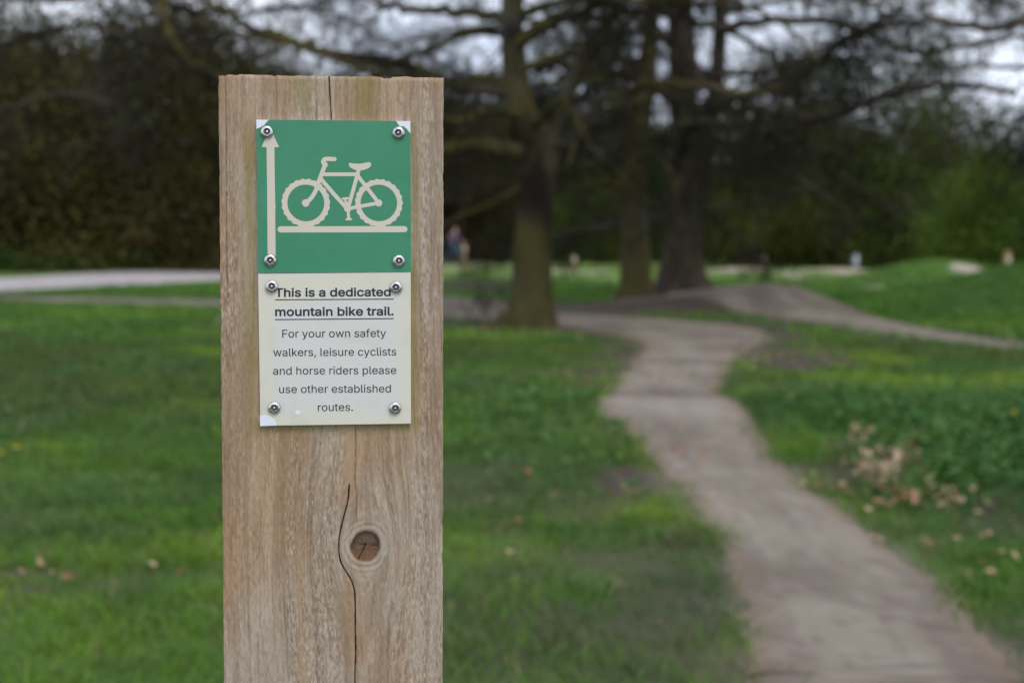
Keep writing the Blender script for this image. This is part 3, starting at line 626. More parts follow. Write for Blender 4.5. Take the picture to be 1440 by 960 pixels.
for px in range(1230, 1700, 75): plant('conifer', px + wr.uniform(-10, 10), wr.uniform(86, 96), wr.uniform(.9, 1.1))
for px, y, sc in ((1425, 52, .95), (1500, 50, 1.0), (1370, 58, .8), (830, 82, 1.0), (795, 86, .9)): plant('bush', px, y, sc)

def leaf_band(name, n, f, size, cols, seed, kind='stuff'):
    rs = np.random.default_rng(seed); p = f(rs, n); c = lerp(cols[0], cols[1], np.clip(vn(p[:, 0] * .6, p[:, 2] * .8, seed) * .6 + rs.uniform(0, .5, n), 0, 1))
    return tag(link(name, leaf_mesh(name, p, size, c, M['woodleaf'], rs)), kind=kind)
def far_wood(rs, n):
    x = rs.uniform(-75, 95, n); y = rs.uniform(118, 130, n); top = 6.0 + 2.5 * vn(x * .12, 0 * x, 9) + 1.5 * vn(x * .5, 0 * x, 8)
    return np.stack([x, y, top * rs.uniform(0, 1, n) ** .9], -1)
leaf_band('woods', 60000, far_wood, .42, ((.010, .014, .008), (.024, .028, .014)), 401)
def bank(rs, n):
    x = rs.uniform(-30, -6, n); y = rs.uniform(54, 60, n) + np.maximum(0, x + 22) * .9; top = .35 + .9 * fbm(x * .5, y * .5, 19, 3)
    return np.stack([x, y, top * rs.uniform(0, 1, n)], -1)
leaf_band('undergrowth', 30000, bank, .15, ((.022, .052, .014), (.045, .095, .020)), 402)
def brush(rs, n):
    x = rs.uniform(-45, 60, n); y = rs.uniform(82, 112, n); top = 1.0 + 2.2 * fbm(x * .3, y * .3, 23, 3)
    return np.stack([x, y, top * rs.uniform(0, 1, n)], -1)
leaf_band('brushwood', 45000, brush, .28, ((.010, .014, .008), (.022, .030, .012)), 403)
def left_brush(rs, n):
    x = rs.uniform(-45, -6, n); y = rs.uniform(62, 74, n); top = 1.0 + 2.4 * fbm(x * .4, y * .4, 29, 3)
    return np.stack([x, y, top * rs.uniform(0, 1, n)], -1)
leaf_band('brushwood', 40000, left_brush, .2, ((.013, .014, .008), (.030, .028, .012)), 404)
def right_brush(rs, n):
    x = rs.uniform(12, 50, n); y = rs.uniform(68, 80, n); top = .8 + 2.0 * fbm(x * .4, y * .4, 33, 3)
    return np.stack([x, y, top * rs.uniform(0, 1, n)], -1)
leaf_band('brushwood', 30000, right_brush, .2, ((.013, .015, .008), (.030, .032, .012)), 405)
# ------------------------------------------------------------------ the post (local x = along its face, local y = into the wood, z = up)
YAW = R(5.5)
O3 = at(466, 480, .95); PO = np.array([O3[0], O3[1], 0.])
RV = np.array([math.cos(YAW), math.sin(YAW), 0]); NV = np.array([math.sin(YAW), -math.cos(YAW), 0])
def face(px, py):
    d = np.array(ray(px, py)); e = np.array([0, 0, EYE]); t = (PO - e).dot(NV) / d.dot(NV); q = e + d * t - PO
    return np.array([q.dot(RV), q[2]])
PM = Matrix.Translation(Vector(PO)) @ Matrix.Rotation(YAW, 4, 'Z')
UL, UR = face(310.3, 480)[0], face(623.4, 480)[0]; VT = face(307, 105)[1], face(624, 109)[1]
PXM = (UR - UL) / 313.0                                   # metres per measured pixel on the face
KN = face(514, 767)
def pline(*p): return np.array([face(*q) for q in p])
_c3 = np.array([(491, 682), (489, 705), (483, 728), (478, 750), (476, 770), (479, 790), (488, 806), (495, 819), (499, 838), (499.5, 880), (500, 920), (499, 965), (502, 1100), (498, 1400)])
CRACKS = [(pline((462, 100), (464, 135), (466, 172)), .00030, .003), (pline((500, 596), (500, 640), (499, 668), (501, 700), (501, 735)), .00022, .0012),
          (pline(*smooth_path([(*q, 0) for q in _c3], 4)[:, :2]), .00030, .0045),
          (pline((317, 100), (318, 190), (318.5, 330), (320, 420)), .00030, .0010), (pline((514, 765), (511, 772), (507, 781), (503, 787)), .0004, .002), (pline((514, 766), (530, 767)), .0003, .001), (pline((514, 766), (499, 764)), .0003, .001)]
def pl_dist(P, u, v):
    b = np.full(u.shape, 1e9)
    for a, c in zip(P[:-1], P[1:]):
        ab = c - a; t = np.clip(((u - a[0]) * ab[0] + (v - a[1]) * ab[1]) / (ab @ ab), 0, 1)
        b = np.minimum(b, np.hypot(u - a[0] - t * ab[0], v - a[1] - t * ab[1]))
    return b
def upx(px): return face(px, 480)[0]
def wood(u, v, front=True):
    """colour and height of the sawn face: grain that flows round the knot, weathered fuzz, algae"""
    du, dv = u - KN[0], (v - KN[1]); rk = .0100; r = np.hypot(du, dv * .92)
    Rk = rk * 1.9; r2 = np.maximum(du ** 2 + (dv * .62) ** 2, (rk * .9) ** 2)
    g = KN[0] + du * (1 - np.clip(Rk ** 2 / (r2 + Rk ** 2), 0, .92) * 1.0) if front else u
    g = g + .0035 * (fbm(v * 5, u * 3, 77, 3) - .5) + .0006 * (fbm(v * 60, u * 40, 78, 3) - .5)
    band = fbm(g * 75, v * 1.3, 81, 3); fine = fbm(g * 420, v * 9, 83, 3); hair = fbm(g * 1500, v * 70, 85, 2); blot = fbm(u * 28, v * 9, 87, 4)
    rough_ = fbm(g * 1300, v * 330, 88, 3, .65); rough2 = fbm(g * 620, v * 120, 84, 3, .6)
    c = lerp((.350, .240, .160), (.450, .340, .248), sst(.28, .72, band))
    c = lerp(c, (.405, .350, .300), .80 * sst(.40, .66, blot)); c = lerp(c, (.335, .205, .120), .45 * sst(.50, .70, fine) * sst(.62, .42, blot))
    c = lerp(c, (.250, .175, .118), .45 * sst(.52, .74, fbm(g * 260, v * 5, 89, 3)))
    c = lerp(c, (.215, .150, .105), .50 * sst(.52, .72, fbm(g * 750, v * 40, 90, 3)) * sst(.30, .6, fbm(u * 45, v * 22, 94, 3)))
    c = lerp(c, (.50, .45, .395), .45 * sst(.54, .74, rough2) * sst(.35, .65, blot)); hgt = .00030 * (band - .5) + .00035 * (fine - .5) + .00055 * (rough_ - .5) + .0004 * (rough2 - .5)
    # torn fibres: short pale flecks along certain grain bands
    fz = fbm(g * 1000, v * 300, 91, 4, .7); zone = .25 + .75 * sst(.46, .64, fbm(g * 60 + 3, v * 4.0, 93, 3)) * (.35 + .65 * sst(.35, .6, fbm(g * 130, v * 26, 96, 3)))
    if front:
        zone = np.maximum(zone, np.exp(-((u - upx(597)) / .0035) ** 2)); zone = np.maximum(zone, .95 * np.exp(-((u - upx(455) - .006 * np.sin(v * 18)) / .007) ** 2) * sst(face(0, 680)[1], face(0, 760)[1], v))
        zone = np.maximum(zone, .8 * np.exp(-((u - upx(552) - .004 * np.sin(v * 25)) / .006) ** 2) * sst(face(0, 790)[1], face(0, 850)[1], v)) * sst(1.2, 2.2, r / rk)
    c = lerp(c, (.57, .52, .47), .55 * zone * sst(.54, .74, fz)); c = lerp(c, (.19, .14, .105), .60 * zone * sst(.46, .30, fz)); hgt = hgt + .0012 * zone * (fz - .5)
    # saw marks
    c = c * (1 - .06 * (sst(.45, .9, vn(v * 1050 + u * 9, u * 3, 95)) * sst(.40, .6, fbm(u * 30, v * 11, 92, 3)))[..., None] * (1 - zone)[..., None]); c = np.array([1.06, 1.02, .965]) * c * ((.74 + .28 * rough_) * (.90 + .22 * fbm(u * 55, v * 14, 82, 3)))[..., None]
    c = lerp(c, (.185, .125, .08), .40 * sst(.60, .78, fbm(g * 900, v * 26, 97, 3)))
    if front:
        alg = np.maximum.reduce([np.exp(-((u - upx(425)) / .007) ** 2) * .8, np.exp(-((u - upx(512)) / .0085) ** 2)]) * sst(face(466, 215)[1], face(466, 120)[1], v)
        edge = np.maximum(np.exp(-((u - upx(353)) / .0042) ** 2), np.exp(-((u - upx(582)) / .0028) ** 2)) * sst(face(0, 640)[1], face(0, 590)[1], v) * sst(face(0, 140)[1], face(0, 190)[1], v)
        low = np.exp(-((v - face(0, 600)[1]) / .006) ** 2) * (u > upx(355)) * (u < upx(590)) * .8
        spot = .9 * np.exp(-((u - upx(352)) / .005) ** 2 - ((v - face(0, 510)[1]) / .011) ** 2)
        a = np.clip(np.maximum.reduce([alg, .75 * edge, low, spot]), 0, 1) * (.35 + .9 * fbm(u * 260, v * 60, 99, 3))
        c = lerp(c, (.235, .195, .065), np.clip(.92 * a, 0, 1))
        c = lerp(c, (.42, .25, .13), .55 * np.exp(-((u - upx(497)) / .009) ** 2) * np.exp(-((v - face(0, 640)[1]) / .03) ** 2))
        c = lerp(c, (.42, .27, .16), .45 * np.exp(-((u - upx(422)) / .004) ** 2) * sst(face(0, 720)[1], face(0, 840)[1], v))
        # knot
        th = np.arctan2(dv, du); rn = r / rk * (1 + .16 * (fbm(np.cos(th) * .9 + 4, np.sin(th) * .9 + r * 30, 101, 3) - .5) * 2)
        ring = .5 + .5 * np.sin(rn * 17 + 2 * fbm(th * 2, rn * 2, 103, 2)); halo = sst(.95, 1.1, rn) * sst(2.0, 1.35, rn)
        c = lerp(c, lerp((.36, .30, .25), (.46, .405, .355), ring), .30 * halo * (.4 + .9 * fbm(u * 300, v * 300, 102, 3)))
        kc = lerp((.125, .078, .052), (.200, .098, .056), sst(.2, -.9, dv / rk) * .8 + .2 * ring); kc = lerp(kc, (.055, .038, .028), sst(.50, .92, rn) * sst(-.55, .25, dv / rk + .3 * (fbm(th * 3, rn * 3, 105, 3) - .5)) + .35 * sst(.5, .72, fbm(u * 900, v * 900, 107, 3)))
        kc = kc * (.72 + .56 * fbm(np.cos(th) * 5 + 9, np.sin(th) * 5 + rn * .8, 104, 3))[..., None]; kin = sst(1.06, .90, rn); c = lerp(c, kc, kin); hgt = hgt - .0001 * kin + .0004 * kin * (fbm(u * 1200, v * 1200, 109, 3) - .5) + .0004 * halo * (ring - .3)
        for P, w, dep in CRACKS:
            d = pl_dist(P, u, v) + .0003 * (fbm(v * 300, u * 300, 111, 2) - .5); e = np.exp(-(d / w) ** 2); hgt = hgt - dep * e; c = lerp(c, (.045, .03, .02), np.clip(e * 1.1, 0, 1) * min(1, dep / .003))
        for sx, sy in ((320, 757), (332, 755), (546, 630), (425, 808)):
            k = face(sx, sy); e = np.exp(-((u - k[0]) / .0022) ** 2 - ((v - k[1]) / .0010) ** 2); c = lerp(c, (.30, .18, .06), .7 * e)
    return c, hgt
TH = .100; rc = .0012
uf = np.linspace(0, 1, 430); ufm = UL + (UR - UL) * uf
vf = np.concatenate([np.linspace(-.25, .96, 70)[:-1], np.arange(.96, min(VT) - .0002, .0009)]); vtop = len(vf)
Vv, Uu = np.meshgrid(vf, ufm, indexing='ij')
top_line = VT[0] + (VT[1] - VT[0]) * uf + .0014 * (fbm(ufm * 160, 0 * ufm, 115, 4) - .5) - .0011 * sst(.62, .72, fbm(ufm * 110, 0 * ufm + 5, 116, 3))
lastv = vf[-1]; Vv = Vv + sst(lastv - .01, lastv, Vv) * (top_line - lastv)[None, :]
cF, hF = wood(Uu, Vv)
ed = np.minimum(Uu - UL, UR - Uu); yF = -hF + np.where(ed < rc, rc - np.sqrt(np.maximum(rc ** 2 - (rc - ed) ** 2, 0)), 0)
uw = Uu + np.where(ed < .004, .0005 * (fbm(Vv * 230, Uu * 40 + 3, 117, 4, .6) - .5) + np.where(Uu < 0, 1, -1) * .0004 * sst(.68, .80, fbm(Vv * 70, np.sign(Uu) * 9, 118, 3)), 0)
tp_ = Vv > lastv - .0016; yF = yF + np.where(tp_, .0008 * sst(lastv - .0016, lastv + .001, Vv), 0)
nr, nc = Uu.shape
vs = [np.stack([uw, yF, Vv], -1).reshape(-1, 3)]; cs = [cF.reshape(-1, 3)]; fs = [grid_faces(nr, nc)]; n = nr * nc
for side, u0 in ((1, UR), (-1, UL)):                       # the two sides
    yy = np.linspace(rc, TH, 40); Ys, Vs = np.meshgrid(yy, np.arange(nr), indexing='xy')
    vv = Vv[:, -1 if side > 0 else 0][:, None] + 0 * Ys
    c, h = wood(Ys + u0 * 3, vv, False)
    uu = uw[:, -1 if side > 0 else 0][:, None] + side * (h - .0002) * sst(rc, .006, Ys)
    vs.append(np.stack([uu, Ys, vv], -1).reshape(-1, 3)); cs.append(c.reshape(-1, 3)); f = grid_faces(nr, 40) + n; fs.append(f if side > 0 else f[:, ::-1]); n += nr * 40
uu = np.linspace(UL, UR, 60); Ub, Vb = np.meshgrid(uu, vf, indexing='xy'); Vb = Vb + sst(lastv - .01, lastv, Vb) * (np.interp(uu, ufm, top_line) - lastv)[None]
c, h = wood(Ub + .7, Vb, False); vs.append(np.stack([Ub, TH + h, Vb], -1).reshape(-1, 3)); cs.append(c.reshape(-1, 3)); fs.append(grid_faces(nr, 60)[:, ::-1] + n); n += nr * 60
yt = np.linspace(.0008, TH, 60); Ut, Yt = np.meshgrid(ufm[::4], yt, indexing='xy'); tl_ = np.interp(Ut, ufm, top_line)   # end grain on top
rr = np.hypot(Ut - .02, Yt - .16); eg = .5 + .5 * np.sin(rr * 1500 + 6 * fbm(Ut * 40, Yt * 40, 121, 3)); c = lerp((.27, .20, .14), (.40, .32, .25), eg * .6 + .4 * fbm(Ut * 200, Yt * 200, 123, 3))
vs.append(np.stack([Ut, Yt, tl_ + .0004 * (eg - .5) * sst(.0008, .004, Yt)], -1).reshape(-1, 3)); cs.append(c.reshape(-1, 3)); fs.append(grid_faces(*Ut.shape) + n)
post = link('timber_post', new_mesh('timber_post', np.vstack(vs), fs, M['postwood'], [0] * len(fs), np.vstack(cs)))
post.matrix_world = PM; tag(post, 'pale sawn timber post with cracks and a dark knot, carrying two small signs', 'post')

# ------------------------------------------------------------------ the two plates on the post
from mathutils.geometry import tessellate_polygon
def prism(polys, yf, th, origin):
    """polygons (u, v) on the face, front at -yf, thickness th"""
    mb = MB()
    for P in polys:
        P = np.asarray(P, float) - origin
        if sum(P[i][0] * P[(i + 1) % len(P)][1] - P[(i + 1) % len(P)][0] * P[i][1] for i in range(len(P))) < 0: P = P[::-1]
        k = len(P); fr = np.stack([P[:, 0], np.full(k, -yf), P[:, 1]], -1); bk = fr + np.array([0, th, 0])
        tri = tessellate_polygon([[Vector((p[0], p[1], 0)) for p in P]])
        ok = []
        for a, b, c in tri:
            s = (P[b][0] - P[a][0]) * (P[c][1] - P[a][1]) - (P[c][0] - P[a][0]) * (P[b][1] - P[a][1]); ok.append((a, b, c) if s > 0 else (a, c, b))
        mb.add(fr, ok)
        i = np.arange(k); j = (i + 1) % k
        mb.add(np.vstack([fr, bk]), np.stack([i + k, j + k, j, i], -1))
    return mb
def pf(*p): return [face(*q) for q in p]
def anchor(name, label, cat, px, py):
    a = face(px, py); o = thing(name, label, cat); o.matrix_world = PM @ Matrix.Translation((a[0], 0, a[1])); return o, a
def screw_mesh():
    prof = [(4.25, 0, 0), (4.35, .5, 0), (4.15, 1.2, 0), (3.7, 1.8, 0), (3.0, 2.25, 0), (2.35, 2.4, 0), (2.1, 2.3, 1), (2.0, 1.1, 1), (1.0, 1.0, 1), (.85, 1.9, 0), (.4, 2.05, 0), (.02, 2.08, 0)]
    s = 36; th = np.arange(s) * 2 * np.pi / s; v = []
    for r, h, _ in prof:
        k = 1 + (.13 * np.cos(6 * th) if 1.5 < r < 2.3 else 0); v.append(np.stack([r * k * np.cos(th), np.full(s, -h), r * k * np.sin(th)], -1) * .001)
    v = np.vstack(v); f0, f1 = [], []
    for i in range(len(prof) - 1):
        for j in range(s):
            q = (i * s + j, i * s + (j + 1) % s, (i + 1) * s + (j + 1) % s, (i + 1) * s + j); (f1 if 5 <= i <= 8 else f0).append(q)
    return new_mesh('screw', v, [f0, f1], [M['steel'], M['steel_dark']], [0, 1])
SCREW = screw_mesh()
def screws(parent, a, pts, yf):
    for i, (px, py) in enumerate(pts):
        u = face(px, py) - a; o = link('screw', SCREW, parent); o.location = (u[0], -yf, u[1]); o.rotation_euler = (R((-3, 4, 2, -4)[i]), (.3, 1.1, .7, 1.9)[i], R((2, -3, 4, 1)[i]))

sign, A = anchor('trail_sign', 'green square sign with a cream mountain bike and upward arrow', 'sign', 470, 383)
prism([pf((361, 169), (577, 171), (578.3, 382.2), (363.2, 384))], .0030, .0026, A).build('board', M['plastic_white'], sign, smooth=False)
prism([pf((378.5, 169.2), (557, 170.8), (559.5, 175), (562, 178.5), (567, 178), (572, 182), (577, 188.5), (578.2, 381.8), (363.3, 383.6), (361.2, 182), (366, 180), (372, 176.5))], .00322, .00024, A).build('green_film', M['film_green'], sign, smooth=False)
B = lambda cx, cy: (380 + cx / 7.2, 210 + cy / 7.2)
def stroke(pts, w, cap=True):
    """a drawn line of measured width with round ends -> polygon"""
    P = np.array([face(*B(*p)) for p in pts]); hw = w / 7.2 * PXM / 2
    T = np.gradient(P, axis=0); T /= np.linalg.norm(T, axis=1)[:, None]; N = np.stack([-T[:, 1], T[:, 0]], -1)
    L, Rr = P + N * hw, P - N * hw; out = list(L)
    def arc(c, d): a0 = math.atan2(d[1], d[0]); return [c + hw * np.array([math.cos(a0 - t), math.sin(a0 - t)]) for t in np.linspace(0.2, math.pi - .2, 8)]
    if cap: out += arc(P[-1], N[-1])
    out += list(Rr[::-1])
    if cap: out += arc(P[0], -N[0])
    return out
def curve(pts, per=5): return smooth_path([(*p, 0) for p in pts], per)[:, :2]
def disc(c, r, n=28): q = face(*B(*c)); k = r / 7.2 * PXM; return [q + k * np.array([math.cos(t), math.sin(t)]) for t in np.linspace(0, 2 * math.pi, n, endpoint=False)]
def tyre(c, ro, ri, knobs=23, ph=0):
    q = face(*B(*c)); k = PXM / 7.2; n = knobs * 8; out = []
    th = np.linspace(0, 2 * math.pi, n + 1); ro_ = ro * k * (1 + .018 * np.tanh(2.2 * np.sin(th * knobs + ph)))
    polys = []
    for s in range(4):                                    # four arcs, butted end to end
        i = np.arange(s * n // 4, (s + 1) * n // 4 + 1)
        o = q + np.stack([ro_[i] * np.cos(th[i]), ro_[i] * np.sin(th[i])], -1); inn = q + ri * k * np.stack([np.cos(th[i]), np.sin(th[i])], -1); polys.append(list(o) + list(inn[::-1]))
    return polys
bike = bpy.data.objects.new('bicycle_symbol', None)
layers = [tyre((363, 545), 240, 184), tyre((1100, 545), 238, 184, ph=1.2), [stroke([(108, 811), (700, 810), (1358, 809)], 62)], [stroke(curve([(362, 545), (405, 508), (440, 462), (465, 415), (482, 360), (510, 285), (540, 205), (560, 150)]), 42)],
          [stroke(curve([(562, 165), (538, 135), (548, 108), (580, 100), (652, 103)]), 42)], [stroke([(530, 256), (700, 256), (890, 256)], 37)], [stroke([(512, 300), (640, 448), (778, 600)], 40)], [stroke([(895, 215), (845, 400), (788, 600)], 38)],
          [stroke([(880, 262), (990, 405), (1100, 545)], 38)], [stroke([(790, 602), (940, 573), (1098, 545)], 36)], [disc((362, 545), 38)], [disc((1098, 545), 36)], [disc((785, 600), 37)],
          [stroke([(757, 505), (776, 560), (788, 600)], 26)], [stroke([(790, 600), (792, 650), (795, 700)], 30)], [stroke([(738, 502), (790, 496)], 22)], [stroke([(774, 710), (818, 708)], 22)],
          [[face(*B(*p)) for p in ((795, 152), (803, 140), (830, 146), (900, 150), (960, 142), (1000, 133), (1018, 140), (1023, 158), (1012, 182), (985, 200), (945, 214), (905, 222), (868, 214), (835, 202), (808, 185))]]]
mb = MB(); 
for i, L in enumerate(layers):
    s = prism(L, .00328 + i * .000006, .00005 + i * .000006, A)
    for v, in [(0,)]:
        off = mb.n
        for a_ in s.v: mb.v.append(a_)
        mb.f3 += [f + off for f in s.f3]; mb.f4 += [f + off for f in s.f4]; mb.n += s.n
mb.build('bicycle_symbol', M['symbol'], sign, smooth=False)
Q = lambda cx, cy: (340 + cx / 6.854, 160 + cy / 6.857)
prism([pf(Q(195, 325), Q(228, 250), Q(262, 150), Q(296, 160), Q(320, 235), Q(364, 325), Q(318, 327), Q(321, 600), Q(326, 885), Q(331, 900), Q(325, 930), (388.2, 366), (376.9, 366), Q(248, 700), Q(242, 326))], .00330, .00007, A).build('arrow_symbol', M['symbol'], sign, smooth=False)
screws(sign, A, [(376, 186.3), (560.3, 187.6), (380.6, 366), (560.6, 366.8)], .0031)

note, A2 = anchor('trail_notice', 'cream notice plate of printed trail rules screwed below the green sign', 'notice', 470, 597)
prism([pf((363.4, 384.9), (577.4, 382.9), (577.8, 594.6), (366.6, 597.6))], .0030, .0026, A2).build('board', M['plastic_white'], note, smooth=False)
gu, gv_ = np.meshgrid(np.linspace(0, 1, 70), np.linspace(0, 1, 70)); c4 = [face(*p) for p in ((363.6, 385.1), (577.2, 383.1), (577.6, 594.4), (366.8, 597.4))]
pq = (c4[0] * ((1 - gu) * (1 - gv_))[..., None] + c4[1] * (gu * (1 - gv_))[..., None] + c4[2] * (gu * gv_)[..., None] + c4[3] * ((1 - gu) * gv_)[..., None]) - A2
dd = np.minimum(np.minimum(gu, 1 - gu), np.minimum(gv_ * .55, 1 - gv_)) + .10 * (fbm(gu * 5, gv_ * 5, 131, 3) - .5)
fcol = lerp((.65, .62, .53), (.625, .62, .60), sst(.03, .14, dd)); fcol = lerp(fcol, (.55, .53, .46), .35 * sst(.55, .8, fbm(gu * 7, gv_ * 7, 133, 4)))
M['film_note'] = material('notice_film', attr=True, rough=.38, spec=.35)
link('cream_film', new_mesh('cream_film', np.stack([pq[..., 0], np.full(gu.shape, -.00322), pq[..., 1]], -1).reshape(-1, 3), [grid_faces(70, 70)[:, ::-1]], M['film_note'], cols=fcol.reshape(-1, 3)), note)
prism([pf((366.0, 583.2), (368.5, 583.8), (370.5, 582.2), (374, 582.8), (377, 582.3), (380, 584.4), (382.6, 585), (384.6, 587.6), (387.4, 589), (387.2, 592), (389.6, 594), (388.6, 597.1), (366.2, 598))], .0034, .0004, A2).build('torn_corner', M['plastic_white'], note, smooth=False)
prism([[face(419, 579.5) + PXM * (4.2 + .7 * math.sin(3 * t + 1) + .4 * math.sin(7 * t)) * np.array([math.cos(t) * .85, math.sin(t) * (1 if math.sin(t) > 0 else .6)]) for t in np.linspace(0, 6.1, 30)]], .00335, .0002, A2).build('chipped_spot', M['plastic_white'], note, smooth=False)
